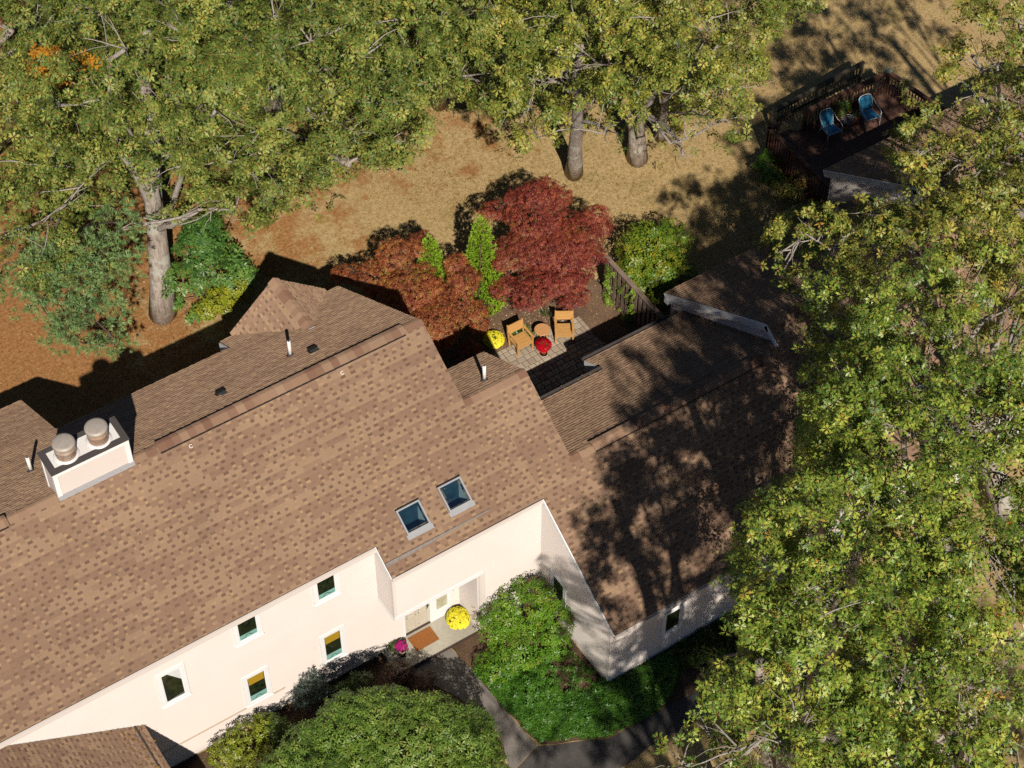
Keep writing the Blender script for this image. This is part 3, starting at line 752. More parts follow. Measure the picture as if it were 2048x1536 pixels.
# ridge caps: bent shingle pieces; raised ones sit on a vent strip
def caps(p0, p1, s1, s2, lift, half=0.17, step=0.21, name='ridge_cap', seed=0, parent=house, side=(0, 1, 0)):
    R = random.Random(seed); m = MB(); p0, p1, sd = map(lambda q: np.asarray(q, float), (p0, p1, side)); L = np.linalg.norm(p1-p0); d = (p1-p0)/L
    a = -sd*1.0; z = np.array([0, 0, 1.])
    def prof(q, h, hw):
        pts = []
        for k in range(-4, 5):
            f = k/4; off = hw*abs(f); s = s1 if f < 0 else s2
            rnd = 0.35*hw*0.5*(1-abs(f))**2 if True else 0
            pts.append(q+sd*f*hw+z*(h-(off*s)*(0.93)+0.0-rnd*0.5))
        return pts
    u = 0.0
    while u < L-0.02:
        e = min(u+step*R.uniform(.9, 1.1), L); tn = R.choice((0.15, 0.3, 0.55, 0.6, 0.85, 0.9))+R.uniform(-.08, .08)
        A = prof(p0+d*u, lift+0.022, half); B = prof(p0+d*(e+0.02), lift+0.010, half)
        for k in range(8): m.face([A[k], A[k+1], B[k+1], B[k]] if np.cross(A[k+1]-A[k], B[k]-A[k])[2] > 0 else [A[k], B[k], B[k+1], A[k+1]], tn)
        C_ = [q-z*(0.014) for q in A]
        for k in range(8): m.face([C_[k], C_[k+1], A[k+1], A[k]], tn-0.15)
        u = e
    if lift > 0.03:
        A = prof(p0+d*0.02, lift-0.003, half*0.96); B = prof(p1-d*0.02, lift-0.003, half*0.96)
        loA = [q-z*(lift+0.05) for q in A]; loB = [q-z*(lift+0.05) for q in B]
        m.face([A[0], B[0], loB[0], loA[0]], 0.5, 1); m.face([B[8], A[8], loA[8], loB[8]], 0.5, 1)
        for X, Y, k0 in ((A, loA, 1), (B, loB, 0)):
            m.face(list(X)+list(Y[::-1]), 0.3, 1)
    return m.build(name, [M['cap'], M['black']], parent)
zr = lambda y: Z0+S_*y
caps((-8.86, YR, zr(YR)), (-1.33, YR, zr(YR)), S_, SB, 0.075, 0.20, 0.24, 'ridge_vent', 31)
caps((-24, YR, zr(YR)), (-13.15, YR, zr(YR)), S_, SB, 0.075, 0.20, 0.24, 'ridge_vent', 32)
caps((-13.1, YR, zr(YR)), (-11.75, YR, zr(YR)), S_, SB, 0.012, 0.16, 0.26, 'ridge_cap', 33)
caps((-9.5, YR, zr(YR)), (-8.9, YR, zr(YR)), S_, SB, 0.012, 0.16, 0.3, 'ridge_cap', 34)
caps((-1.28, YR, zr(YR)), (-0.76, YR, zr(YR)), S_, SB, 0.012, 0.17, 0.5, 'ridge_cap', 35)
caps((-0.76, YS, zr(YS)), (1.28, YS, zr(YS)), S_, .63, 0.012, 0.17, 0.26, 'ridge_cap', 36)
caps((1.26, YW, zr(YW)), (2.0, YW, zr(YW)), S_, .63, 0.012, 0.17, 0.3, 'ridge_cap', 37)
caps((2.02, YW, zr(YW)), (7.9, YW, zr(YW)), S_, .63, 0.07, 0.19, 0.24, 'ridge_vent', 38)
caps((8.65, YW2, zr(YW2)), (26, YW2, zr(YW2)), S_, .66, 0.012, 0.17, 0.26, 'ridge_cap', 39)
caps((gx, gy+0.02, gz_+D), (gx, yv0+0.05, gz_+D), sg, sg, 0.015, 0.19, 0.2, 'ridge_cap', 40, house, (1, 0, 0))

# walls (U x V = outward normal)
zf = lambda y: Z0+S_*y-0.14
def wallF(y, x0, x1, z0, z1, nm='wall'): return siding(nm, house, (0, y, 0), (1, 0, 0), (0, 0, 1), [[(x0, z0), (x1, z0), (x1, z1), (x0, z1)]])
siding('wall', house, (0, 4.4, 0), (1, 0, 0), (0, 0, 1), [[(-24, 0.12), (-4.84, 0.12), (-4.84, zf(4.4)), (-24, zf(4.4))], [(-4.84, 0.12), (-4.13, 0.12), (-4.13, 2.96), (-4.84, 2.96)]])
siding('wall', house, (0, 3.5, 0), (1, 0, 0), (0, 0, 1), [[(-4.84, 3.06), (-2.02, 3.06), (-2.02, zf(3.5)), (-4.84, zf(3.5))], [(-2.02, 0.05), (-0.02, 0.05), (-0.02, zf(3.5)), (-2.02, zf(3.5))]])
# bay side (faces -x)
siding('bay_side', house, (-4.84, 4.4, 0), (0, -1, 0), (0, 0, 1), [[(0, 2.98), (0.9, 2.98), (0.9, zf(3.5)), (0, zf(4.4))]])
m = MB(); m.box((-4.83, 3.52, 2.94), (-2.02, 4.5, 3.0)); m.build('porch_ceiling', M['trim'], house)
siding('porch_wall', house, (0, 4.5, 0), (1, 0, 0), (0, 0, 1), [[(-2.48, 0.1), (-2.17, 0.1), (-2.17, 3.0), (-2.48, 3.0)], [(-4.12, 2.3), (-2.48, 2.3), (-2.48, 3.0), (-4.12, 3.0)]])
siding('porch_side', house, (-2.17, 4.5, 0), (0, -1, 0), (0, 0, 1), [[(0, 0.1), (1.0, 0.1), (1.0, 3.0), (0, 3.0)]], thick=0.12)
# wing
siding('wall', house, (0, 3.6, 0), (0, -1, 0), (0, 0, 1), [[(0, 0.1), (3.6, 0.1), (3.6, zf(0)), (0, zf(3.6))]])
wallF(0.0, 0.0, 26, 0.12, zf(0)-0.02)
siding('rear_wall', house, (0, 12.4, 0), (-1, 0, 0), (0, 0, 1), [[(4.8, 0.1), (24, 0.1), (24, 5.3), (4.8, 5.3)]])
siding('rear_wall', house, (0, 13.2, 0), (-1, 0, 0), (0, 0, 1), [[(0.8, 0.1), (4.8, 0.1), (4.8, 4.8), (0.8, 4.8)], [(1.25, 4.8), (4.3, 4.8), (2.78, 6.2)]])
siding('rear_wall', house, (0, 15.8, 0), (-1, 0, 0), (0, 0, 1), [[(10.4, 0.1), (24, 0.1), (24, 3.0), (10.4, 3.0)]])
siding('rear_wall', house, (0, 8.3, 0), (-1, 0, 0), (0, 0, 1), [[(-1.2, 0.1), (0.8, 0.1), (0.8, 5.3), (-1.2, 5.3)]])
siding('rear_wall', house, (0, 7.4, 0), (-1, 0, 0), (0, 0, 1), [[(-8.7, 0.1), (-1.2, 0.1), (-1.2, 3.0), (-8.7, 3.0)]])
siding('rear_wall', house, (0, 9.3, 0), (-1, 0, 0), (0, 0, 1), [[(-26, 0.1), (-8.8, 0.1), (-8.8, 2.55), (-26, 2.55)]])
siding('end_wall', house, (-0.82, 0, 0), (0, 1, 0), (0, 0, 1), [[(3.5, 0.1), (13.2, 0.1), (13.2, 4.9), (8.48, 8.0), (3.5, 4.9)]])
siding('end_wall', house, (1.22, 0, 0), (0, 1, 0), (0, 0, 1), [[(3.5, 0.1), (8.3, 0.1), (8.3, 5.4), (6.33, 6.6), (3.5, 4.9)]])
siding('end_wall', house, (-10.36, 0, 0), (0, 1, 0), (0, 0, 1), [[(12.3, 0.1), (15.8, 0.1), (15.8, 3.05), (12.3, 5.4)]])
siding('end_wall', house, (-4.9, 13.2, 0), (0, -1, 0), (0, 0, 1), [[(0, 0.1), (0.8, 0.1), (0.8, 5.1), (0, 4.8)]])
z2 = lambda y: zr(YW2)-0.66*(y-YW2)
siding('gable_wall', house, (8.80, 9.3, 0), (0, -1, 0), (0, 0, 1), [[(0, 0.1), (5.6, 0.1), (5.6, zf(3.7)), (9.3-YW2, zr(YW2)-0.14), (0, z2(9.3)-0.14)]])
# white boards: rakes, corners, fascia
m = MB()
def rake(m, x, y0, z0, y1, z1, w=0.2, t=0.03, up=0.0):
    d = np.array([0, y1-y0, z1-z0]); L = np.linalg.norm(d); d /= L; n = np.array([0, -d[2], d[1]]); n = n if n[2] > 0 else -n
    m.obox((x, y0, z0), (1, 0, 0), d, n, (-t, 0, -w+up), (0, L, up))
rake(m, 0.015, -0.16, Z0-S_*0.16+0.004, 3.44, Z0+S_*3.44+0.004, 0.20)
m.build('rake_board', M['trim'], house)
m = MB(); rake(m, -4.85, 3.45, Z0+S_*3.45, 4.27, Z0+S_*4.27, 0.16, 0.02); m.build('rake_board', M['trim'], house)
m = MB()
rake(m, 8.62, 9.47, z2(9.47)-0.005, YW2, zr(YW2)-0.005, 0.24, 0.035)
rake(m, 8.62, 4.06, zr(4.06), YW2-0.03, zr(YW2)-0.025, 0.2, 0.035)
m.box((8.62, 9.28, z2(9.47)-0.42), (8.80, 9.46, z2(9.47)-0.2))
m.build('rake_board', M['soffit'], house)
m = MB(); m.obox((8.62, 9.45, z2(9.45)-0.15), (1, 0, 0), (0, -CB, SNB), (0, SNB, CB), (0, 0, -0.04), (0.18, 5.6, 0)); m.build('soffit', M['soffit'], house)
m = MB(); m.box((-4.86, 3.468, 2.93), (-1.97, 3.498, 3.09)); m.box((-4.87, 3.50, 2.92), (-4.842, 4.36, 3.0)); m.build('porch_beam', M['trim'], house)
m = MB(); m.box((-4.855, 3.478, 3.09), (-4.76, 3.484, zf(3.5))); m.box((-4.862, 3.478, 3.0), (-4.857, 3.60, zf(3.5)-0.02)); m.build('corner_board', M['siding'], house)
m = MB(); m.box((-0.022, -0.022, 0.08), (0.09, -0.016, zf(0)-.02)); m.box((-0.022, -0.016, 0.08), (-0.016, 0.1, zf(0)-.02)); m.build('corner_board', M['siding'], house)
m = MB(); m.box((-2.1, 3.476, 0.1), (-2.02, 3.484, 2.93)); m.box((-2.02, 3.474, 0.1), (-1.9, 3.482, 2.93)); m.build('corner_board', M['siding'], house)
m = MB(); m.box((-13, 4.36, 0.99), (-8.0, 4.384, 1.07)); m.build('belt_board', M['belt'], house)
m = MB(); m.box((-12, 4.42, -0.05), (-4.9, 4.5, 0.13)); m.box((0.03, 0.03, -0.05), (26, 0.1, 0.13)); m.box((0.03, 0.1, -0.05), (0.1, 3.5, 0.13)); m.build('foundation', M['concrete'], house)
m = MB(); m.box((-4.84, 3.425, Z0+S_*3.40-0.13), (0.0, 3.47, Z0+S_*3.47-0.05)); m.box((-24, 4.22, zr(4.22)-0.16), (-4.86, 4.28, zr(4.28)-0.03)); m.box((0.03, -0.2, zr(-.2)-0.16), (26, -0.14, zr(-.14)-0.03)); m.build('eave_board', M['siding'], house)
# rear gutters
m = MB()
for x0, x1, y, z in ((1.3, 5.0, 7.62, zr(YW)-0.63*(7.62-YW)), (5.0, 8.6, 8.62, zr(YW)-0.63*(8.62-YW))):
    m.box((x0, y+0.02, z-0.10), (x1, y+0.04, z+0.0)); m.box((x0, y+0.14, z-0.10), (x1, y+0.16, z+0.01)); m.box((x0, y+0.04, z-0.10), (x1, y+0.14, z-0.08))
m.build('gutter', M['lead'], house)
m = MB(); m.solid([(4.97, 8.58, 2.28), (4.97, 7.9, 2.62), (5.0, 7.9, 2.62), (5.0, 8.58, 2.28)], [(4.97, 8.62, 2.56), (4.97, 7.9, 2.98), (5.0, 7.9, 2.98), (5.0, 8.62, 2.56)]); m.build('return_board', M['soffit'], house)
m = MB(); m.solid([(-4.84, 13.36, 4.62), (-4.84, 12.7, 5.0), (-4.80, 12.7, 5.0), (-4.80, 13.36, 4.62)], [(-4.84, 13.40, 4.97), (-4.84, 12.7, 5.42), (-4.80, 12.7, 5.42), (-4.80, 13.40, 4.97)]); m.build('return_board', M['soffit'], house)
# metal rain diverters over the entry and on the side roof
m = MB()
P = lambda x, y, h: (x, y-h*SN, Z0+S_*y+h*CS+0.0)
m.solid([P(-4.82, 3.74, .0), P(-1.5, 3.80, .0), P(-1.5, 3.83, .0), P(-4.82, 3.83, .0)], [P(-4.82, 3.74, .025), P(-1.5, 3.80, .03), P(-1.5, 3.83, .045), P(-4.82, 3.83, .045)])
m.build('rain_diverter', M['diverter'], house)
# roof hooks
for hx in (-8.05, -3.45, -13.6):
    m = MB(); y = YR-0.33; c = np.array([hx, y, zr(y)+0.03])
    m.tube([c+np.array([math.cos(a)*0.045, math.sin(a)*0.045*CS, math.sin(a)*0.045*SN]) for a in np.linspace(0.6, 5.6, 12)], 0.011, 6); m.build('roof_hook', M['pvc'], house)

# skylights
for a, b, c, d in SKY:
    o_ = np.array([a, c, zr(c)]); Lv = (d-c)/CS; w = b-a; X, Yv, N = np.array([1., 0, 0]), np.array([0, CS, SN]), np.array([0, -SN, CS])
    m = MB(); e = 0.045; h = 0.10
    m.obox(o_, X, Yv, N, (-e, -e, 0), (w+e, 0, h)); m.obox(o_, X, Yv, N, (-e, Lv, 0), (w+e, Lv+e, h))
    m.obox(o_, X, Yv, N, (-e, 0, 0), (0, Lv, h)); m.obox(o_, X, Yv, N, (w, 0, 0), (w+e, Lv, h))
    m.obox(o_, X, Yv, N, (-e-.03, -e-0.14, 0.02), (w+e+.05, -e, 0.032))
    s = m.build('skylight', M['skyframe'], house)
    m = MB(); m.obox(o_, X, Yv, N, (-e, Lv+e, 0.02), (w+e, Lv+e+0.03, h+0.01)); m.build('head_flashing', M['black'], s)
    m = MB(); m.obox(o_, X, Yv, N, (0.0, 0.0, h-0.03), (w, Lv, h-0.02)); m.build('pane', M['clear'], s)
    m = MB(); dp = 0.85; z_ = np.array([0, 0, -1.0])
    q = [o_, o_+X*w, o_+X*w+Yv*Lv, o_+Yv*Lv]
    for k in range(4):
        p1, p2 = q[k], q[(k+1) % 4]; m.face([p2, p1, p1+z_*dp, p2+z_*dp], 0.5, 1 if k in (2, 3) else 0)  # upper and left walls coloured navy to paint the glass's dark reflection
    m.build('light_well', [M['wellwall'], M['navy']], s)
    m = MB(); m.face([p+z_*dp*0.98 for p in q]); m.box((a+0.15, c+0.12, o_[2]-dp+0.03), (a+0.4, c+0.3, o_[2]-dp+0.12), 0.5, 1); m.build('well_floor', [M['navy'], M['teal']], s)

# windows
def window(face, u0, u1, z0, z1, yy, style, parent=house):
    """face 'F' (faces -y at y=yy) or 'L' (faces -x at x=yy)"""
    if face == 'F': O = np.array([0, yy, 0.]); X = np.array([1., 0, 0]); N = np.array([0, -1., 0])
    else: O = np.array([yy, 0, 0.]); X = np.array([0, -1., 0]); N = np.array([-1., 0, 0])
    Zv = np.array([0, 0, 1.]); B = lambda m, a, b, c, d, e, f, mi=0: m.obox(O, X, N, Zv, (a, e, c), (b, f, d), 0.5, mi)
    tw = 0.12; m = MB(); W_ = u1-u0
    for (a, b, c, d) in ((u0, u1, z0, z0+tw), (u0, u1, z1-tw*0.9, z1), (u0, u0+tw, z0+tw, z1-tw*.9), (u1-tw, u1, z0+tw, z1-tw*.9)): B(m, a, b, c, d, 0.0, 0.045)
    B(m, u0-0.02, u1+0.02, z0-0.03, z0, 0.0, 0.065)
    w = m.build('window', M['trim'], parent)
    a, b, c, d = u0+tw, u1-tw, z0+tw, z1-tw*.9; s = 0.03
    m = MB()
    for (p, q, r, t) in ((a, b, c, c+s), (a, b, d-s, d), (a, a+s, c+s, d-s), (b-s, b, c+s, d-s)): B(m, p, q, r, t, 0.01, 0.034)
    m.build('sash', M['trim'] if style != 'dark' else M['soffit'], w)
    m = MB(); B(m, a+s, b-s, c+s, d-s, 0.012, 0.018); m.build('pane', M['glass'], w)
    if style in ('crank', 'blind'):
        h = (d-c)
        m = MB(); B(m, a+s, b-s, c+s, c+s+0.20*h, 0.018, 0.022); m.build('sill_reflection', M['teal'], w)  # teal strip paints the sill's reflection in the double glazing
        m = MB(); x = a+s+0.05; L = b-a-2*s-0.1
        pts = [O+X*(x+L*f)+N*0.028+Zv*(c+s+0.04+hh) for f, hh in ((0, 0.0), (.25, 0.02), (.38, 0.11), (.55, 0.12), (.75, 0.03), (1, 0.05))]
        m.tube(pts, 0.009, 5); m.build('crank_handle', M['black'], w)
        if style == 'blind':
            m = MB(); B(m, a+s+0.02, b-s-0.02, d-s-0.30*h, d-s, 0.018, 0.023); m.build('blind', M['blind'], w)
    if style == 'open':
        m = MB(); m.face([O+X*(a+s+.26*(b-a))+N*0.024+Zv*(d-s), O+X*(b-s)+N*0.024+Zv*(d-s), O+X*(b-s)+N*0.024+Zv*(d-s-0.55)]); m.build('curtain', M['soffit'], w)
        m = MB(); m.tube([O+X*(a+s+0.08)+N*0.03+Zv*(c+s+0.03), O+X*(b-s-0.02)+N*0.03+Zv*(c+s+0.10)], 0.012, 5); m.build('crank_handle', M['black'], w)
    return w
window('F', -11.5, -10.68, 3.19, 4.76, 4.384, 'open')
window('F', -9.19, -8.37, 4.22, 5.44, 4.384, 'crank')
window('F', -6.79, -5.98, 4.20, 5.44, 4.384, 'crank')
window('F', -9.21, -8.40, 1.09, 2.57, 4.384, 'blind')
window('F', -6.79, -6.00, 1.09, 2.57, 4.384, 'blind')
window('F', 1.77, 2.53, 1.08, 2.22, -0.016, 'dark')
window('L', -2.92, -2.14, 1.12, 2.32, -0.016, 'dark')

# door, sidelight, porch
m = MB(); y = 4.5
for a, b, c, d in ((-4.15, -4.03, 0.15, 2.96), (-3.20, -2.97, 0.15, 2.3), (-2.60, -2.48, 0.15, 2.3), (-4.03, -3.2, 2.2, 2.3), (-2.97, -2.60, 2.15, 2.3), (-2.97, -2.60, 0.15, 0.55)): m.box((a, y-0.04, c), (b, y+0.1, d))
m.build('door_frame', M['trim'], house)
m = MB(); m.box((-4.03, y, 0.2), (-3.20, y+0.045, 2.2))
for a, b in ((-3.95, -3.66), (-3.57, -3.28)):
    for c, d in ((0.35, 0.95), (1.08, 1.75), (1.86, 2.1)):
        for (p, q, r, s) in ((a, b, c, c+.025), (a, b, d-.025, d), (a, a+.025, c, d), (b-.025, b, c, d)): m.box((p, y-0.012, r), (q, y-0.0005, s))
dr = m.build('front_door', M['door'], house)
m = MB(); m.lathe((-3.27, y-0.05, 1.12), [(0.02, 0), (0.035, .02), (.035, .05), (.02, .07)], 10); m.bar((-3.27, y-.02, 1.3), (-3.27, y-.02, 1.0), 0.05, 0.03); m.build('door_handle', M['bronze'], dr)
m = MB(); m.box((-4.03, y-0.05, 0.15), (-3.20, y+0.02, 0.185)); m.build('threshold', M['bronze'], dr)
m = MB(); m.box((-2.97, y+0.0, 0.55), (-2.60, y+0.03, 2.15)); m.build('sidelight', M['frost'], house)
m = MB(); m.box((-2.40, y-0.035, 1.15), (-2.37, y-0.015, 1.27)); m.build('doorbell', M['bronze'], house)
m = MB(); m.box((-3.08, y-0.14, 1.40), (-3.02, y-0.04, 1.55)); m.bar((-3.25, y-0.10, 1.45), (-3.0, y-0.10, 1.45), 0.03); m.box((-3.27, y-.14, 1.38), (-3.22, y-.05, 1.52)); m.build('latch', M['bronze'], house)
m = MB(); m.box((-4.88, 3.5, 0.0), (-2.04, 4.5, 0.15)); m.build('stoop', M['concrete'], house)
m = MB(); m.box((-4.86, 3.47, 0.0), (-2.06, 3.499, 0.11)); m.build('stoop_riser', M['slab'], house)

# chimney box
x0, x1, y0, y1, zt = -11.70, -9.60, 8.42, 9.22, 9.02
ch = None
m = MB(); zb = zr(YR)-0.75
for (O, U, poly) in (((0, y0, 0), (1, 0, 0), [(x0, zb), (x1, zb), (x1, zt), (x0, zt)]), ((x0, 0, 0), (0, -1, 0), [(-y1, zb), (-y0, zb), (-y0, zt), (-y1, zt)])): pass
m.box((x0, y0, zb), (x1, y1, zt)); ch = m.build('chimney', M['siding'], house)
m = MB(); e = 0.02; g = 0.09
for a, b in ((x0, x0+g), (x1-g, x1)): m.box((a-e, y0-e, zb+.7), (b+e, y0, zt))
m.box((x0-e, y0, zb+0.5), (x0, y0+g, zt)); m.box((x0-e, y1-g, zb), (x0, y1, zt))
m.box((x0-e, y0-e-.01, zt), (x1+e, y0+.03, zt+0.13)); m.box((x0-e-.01, y0+.03, zt), (x0+.03, y1, zt+0.13)); m.box((x1-.03, y0+.03, zt), (x1+e, y1, zt+0.13)); m.box((x0+.03, y1-.03, zt), (x1-.03, y1+e, zt+0.13))
m.build('chimney_trim', M['trim'], ch)
m = MB(); zc = zt+0.13; w = 0.13
for a, b, c, d in ((x0-.05, x1+.05, y0-.05, y0+w), (x0-.05, x1+.05, y1-w+.03, y1+.05), (x0-.05, x0+w, y0+w, y1-w+.03), (x1-w, x1+.05, y0+w, y1-w+.03)): m.box((a, c, zc), (b, d, zc+0.03))
m.build('chimney_rim', M['lead'], ch)
m = MB(); m.box((x0+w, y0+w, zc-.05), (x1-w, y1-w+.03, zc+0.012)); m.build('chimney_cap', M['pvc'], ch)
m = MB(); yy = y0-0.10; m.obox((x0-.03, yy, zr(yy)), (1, 0, 0), (0, CS, SN), (0, -SN, CS), (0, 0, 0.018), (x1-x0+.06, 0.16, 0.03)); m.build('base_flashing', M['flash'], ch)
for fx in (-11.13, -10.22):
    fy = 8.79; m = MB()
    m.lathe((fx, fy, zc+0.01), [(0.265, 0), (0.265, 0.01), (0.265, 0.03), (0.265, 0.14), (0.275, 0.15), (0.27, 0.30), (0.28, 0.31), (0.27, 0.35), (0.235, 0.38), (0.25, 0.42), (0.27, 0.43)], 28)
    fl = m.build('flue', M['flue'], ch, True)
    m = MB(); m.lathe((fx, fy, zc+0.012), [(0.345, 0), (0.34, 0.012), (0.29, 0.03), (0.27, 0.05)], 28); m.build('flue_collar', M['pvc'], ch, True)
    m = MB(); m.lathe((fx, fy, zc+0.44), [(0.275, 0), (0.30, 0.02), (0.30, 0.10), (0.285, 0.125), (0.22, 0.14), (0.0, 0.145)], 28); m.build('flue_cap', M['fluecap'], fl, True)

# vent pipes and box vents on the rear slope
zrear = lambda y: zr(YR)-SB*(y-YR)
def pipe(x, y, z, h, r=0.05):
    m = MB(); m.tube([(x, y, z-0.1), (x, y, z+h)], r, 14); p = m.build('vent_pipe', M['pvc'], house, True)
    m = MB(); m.tube([(x, y, z+h-.001), (x, y, z+h+.003)], r*0.5, 10); m.build('pipe_mouth', M['black'], p)
    c = CB; m = MB(); n = np.array([0, SNB, c]); m.tube([np.array([x, y, z])-n*0.02, np.array([x, y, z])+n*0.02, np.array([x, y, z])+n*.035], [0.13, 0.12, 0.08], 14); m.tube([(x, y, z), (x, y, z+.10)], [0.085, 0.06], 12); m.build('pipe_boot', M['lead'], p)
pipe(-4.03, 10.16, zrear(10.16), 0.62); pipe(-11.72, 10.7, zrear(10.7), 0.58); pipe(0.30, 6.9, zr(YS)-.63*(6.9-YS), 0.62)
for x, y in ((-3.5, 9.78), (-6.35, 9.84)):
    m = MB(); O = np.array([x, y, zrear(y)]); m.obox(O, (1, 0, 0), (0, CB, -SNB), (0, SNB, CB), (-.12, -.13, 0), (.12, .11, .09)); m.obox(O, (1, 0, 0), (0, CB, -SNB), (0, SNB, CB), (-.15, -.17, 0.01), (.15, .17, .02)); m.build('box_vent', M['black'], house)

# side roof in the lower left (slopes down to +x) and its wall
gs = 0.655; cg_ = 1/math.hypot(1, gs); Vg = (-cg_, 0, gs*cg_); O = (-12.12, 4.37, 2.86)
m = MB(); L = 5.2/cg_; poly = [(-9, 0), (0, 0), (0, L), (-9, L)]
shingles(m, O, (0, 1, 0), Vg, [poly], seed=55); slab(m, O, (0, 1, 0), Vg, poly, 0.12)
O2 = (-12.12-10.4, 4.37, 2.86); poly2 = [(0, 0), (9, 0), (9, L), (0, L)]
shingles(m, O2, (0, -1, 0), (cg_, 0, gs*cg_), [poly2], seed=56); slab(m, O2, (0, -1, 0), (cg_, 0, gs*cg_), poly2, 0.12)
m.build('side_roof', [M['shingle'], M['slab']], house)
m = MB(); N_ = np.cross((0, 1, 0), Vg); m.obox(O, (0, 1, 0), Vg, N_, (-9, 0.30, 0.0), (-0.02, 0.34, 0.035)); m.build('rain_diverter', M['lead'], house)
m = MB(); m.obox(O, (0, 1, 0), Vg, N_, (-0.0, 0, -0.05), (0.03, L-0.02, 0.03)); m.build('wall_flashing', M['trim'], house)
siding('side_wall', house, (-12.3, 0, 0), (0, 1, 0), (0, 0, 1), [[(-4.6, 0.1), (4.38, 0.1), (4.38, 2.75), (-4.6, 2.75)]])
siding('side_wall', house, (0, -4.5, 0), (1, 0, 0), (0, 0, 1), [[(-22.4, 0.1), (-12.3, 0.1), (-12.3, 2.75), (-17.3, 6.0), (-22.4, 2.75)]])

# ================================================================ NEIGHBOUR UNIT
nb = thing('townhouse', (16.5, 5, 0), 'shaded neighbouring house end with white gable boards beside the brown deck', 'house')
yr3, ze3, ye3 = 6.9, 2.72, 10.98; s3 = 0.655; c3 = 1/math.hypot(1, s3); zr3 = ze3+s3*(ye3-yr3); L3 = (ye3-yr3)/c3
m = MB(); poly = [(0, 0), (9.8, 0), (9.8, L3), (0, L3)]; O = (26.0, ye3, ze3)
shingles(m, O, (-1, 0, 0), (0, -c3, s3*c3), [poly], seed=61, hh=(0.028, 0.018)); slab(m, O, (-1, 0, 0), (0, -c3, s3*c3), poly)
O = (16.2, 4.72, zr3-s3*(yr3-4.72)); Lq = (yr3-4.72)/c3; poly = [(0, 0), (9.8, 0), (9.8, Lq), (0, Lq)]
shingles(m, O, (1, 0, 0), (0, c3, s3*c3), [poly], seed=62); slab(m, O, (1, 0, 0), (0, c3, s3*c3), poly)
m.build('roof', [M['shingle'], M['slab']], nb)
caps((16.22, yr3, zr3), (26, yr3, zr3), s3, s3, 0.012, 0.17, 0.26, 'ridge_cap', 63, nb)
siding('gable_wall', nb, (16.42, 10.8, 0), (0, -1, 0), (0, 0, 1), [[(0, 0.1), (6.1, 0.1), (6.1, zr3-s3*(yr3-4.8)-.14), (10.8-yr3, zr3-.14), (0, ze3+s3*.18-.14)]])
siding('rear_wall', nb, (0, 10.8, 0), (-1, 0, 0), (0, 0, 1), [[(-26, 0.1), (-16.42, 0.1), (-16.42, 2.65), (-26, 2.65)]])
siding('front_wall', nb, (0, 4.85, 0), (1, 0, 0), (0, 0, 1), [[(16.42, 0.1), (26, 0.1), (26, 3.6), (16.42, 3.6)]])
m = MB(); rake(m, 16.19, ye3+.02, ze3-.005, yr3, zr3-.005, 0.24, 0.035); rake(m, 16.19, 4.7, zr3-s3*(yr3-4.7), yr3-.03, zr3-.025, 0.24, .035)
m.obox((16.19, ye3, ze3-.15), (1, 0, 0), (0, -c3, s3*c3), (0, s3*c3, c3), (0, 0, -0.04), (0.23, 4.6, 0)); m.build('rake_board', M['soffit'], nb)

# ================================================================ DECK
dz = 0.52
dk = thing('wooden_deck', (19.5, 12.8, 0), 'dark brown stained deck with plank floor and baluster railing behind the far house', 'deck')
m = MB(); y = 10.85; pr = random.Random(5)
while y < 14.5:
    m.box((16.85, y, dz-0.04), (22.6, y+0.132, dz), pr.random()); y += 0.14
m.build('floor', M['deck'], dk)
m = MB()
for x in (17.0, 18.8, 20.6, 22.4):
    for y in (11.2, 14.35):
        m_ = MB(); m_.box((x-.07, y-.07, 0), (x+.07, y+.07, dz-.04)); m_.build('post', M['rail'], dk)
m.box((16.86, 10.9, dz-.22), (16.9, 14.48, dz-.04)); m.box((16.9, 14.44, dz-.22), (22.6, 14.48, dz-.04)); m.build('frame', M['rail'], dk)
def railing(p, q, z0, z1, base=None, mat='rail', name='railing', parent=dk, posts=3, capw=0.15, gap=0.135, outset=None):
    p, q = np.array([*p, 0.]), np.array([*q, 0.]); d = q-p; L = np.linalg.norm(d); d /= L; zz = np.array([0, 0, 1.]); m = MB(); s = np.cross(d, zz)
    zA = lambda t: z0+(z1-z0)*t
    base = base if base is not None else dz
    for k in range(posts):
        t = k/(posts-1); c = p+d*L*t; m.box((c[0]-.045, c[1]-.045, 0), (c[0]+.045, c[1]+.045, zA(t)-.02))
    m.bar(p+zz*(z0-.1), q+zz*(z1-.1), 0.05, 0.09); m.bar(p+zz*(base+.12), q+zz*(base+.12+(z1-z0)), 0.05, 0.08)
    r = m.build(name, M[mat], parent)
    m = MB(); m.bar(p-d*.07+zz*(z0+.015), q+d*.07+zz*(z1+.015), capw, 0.035); m.build('rail_cap', M[mat], r)
    n = int(L/gap)
    for k in range(n):
        t = (k+.5)/n; c = p+d*L*t+s*(outset if outset is not None else 0.045); m = MB()
        m.box((c[0]-.018, c[1]-.018, base-0.15+(z1-z0)*t), (c[0]+.018, c[1]+.018, zA(t)-.02)); m.build('baluster', M[mat], r)
rz = dz+0.92
railing((16.80, 11.1), (16.80, 14.5), rz, rz, posts=4, outset=-0.045)
railing((16.80, 14.52), (17.2, 14.52), rz, rz, posts=2)
railing((18.38, 14.52), (22.1, 14.52), rz, rz, posts=4)
railing((22.12, 14.45), (22.6, 11.1), rz, rz, posts=3)
railing((17.85, 15.65), (21.9, 15.65), 0.78, 1.12, base=0.12, mat='railgrey', name='stair_railing', posts=3, outset=0.0)
m = MB()
for k in range(2): m.box((17.25, 14.56+k*.27, 0.0), (18.33, 14.56+k*.27+.25, dz-.17*(k+1)))
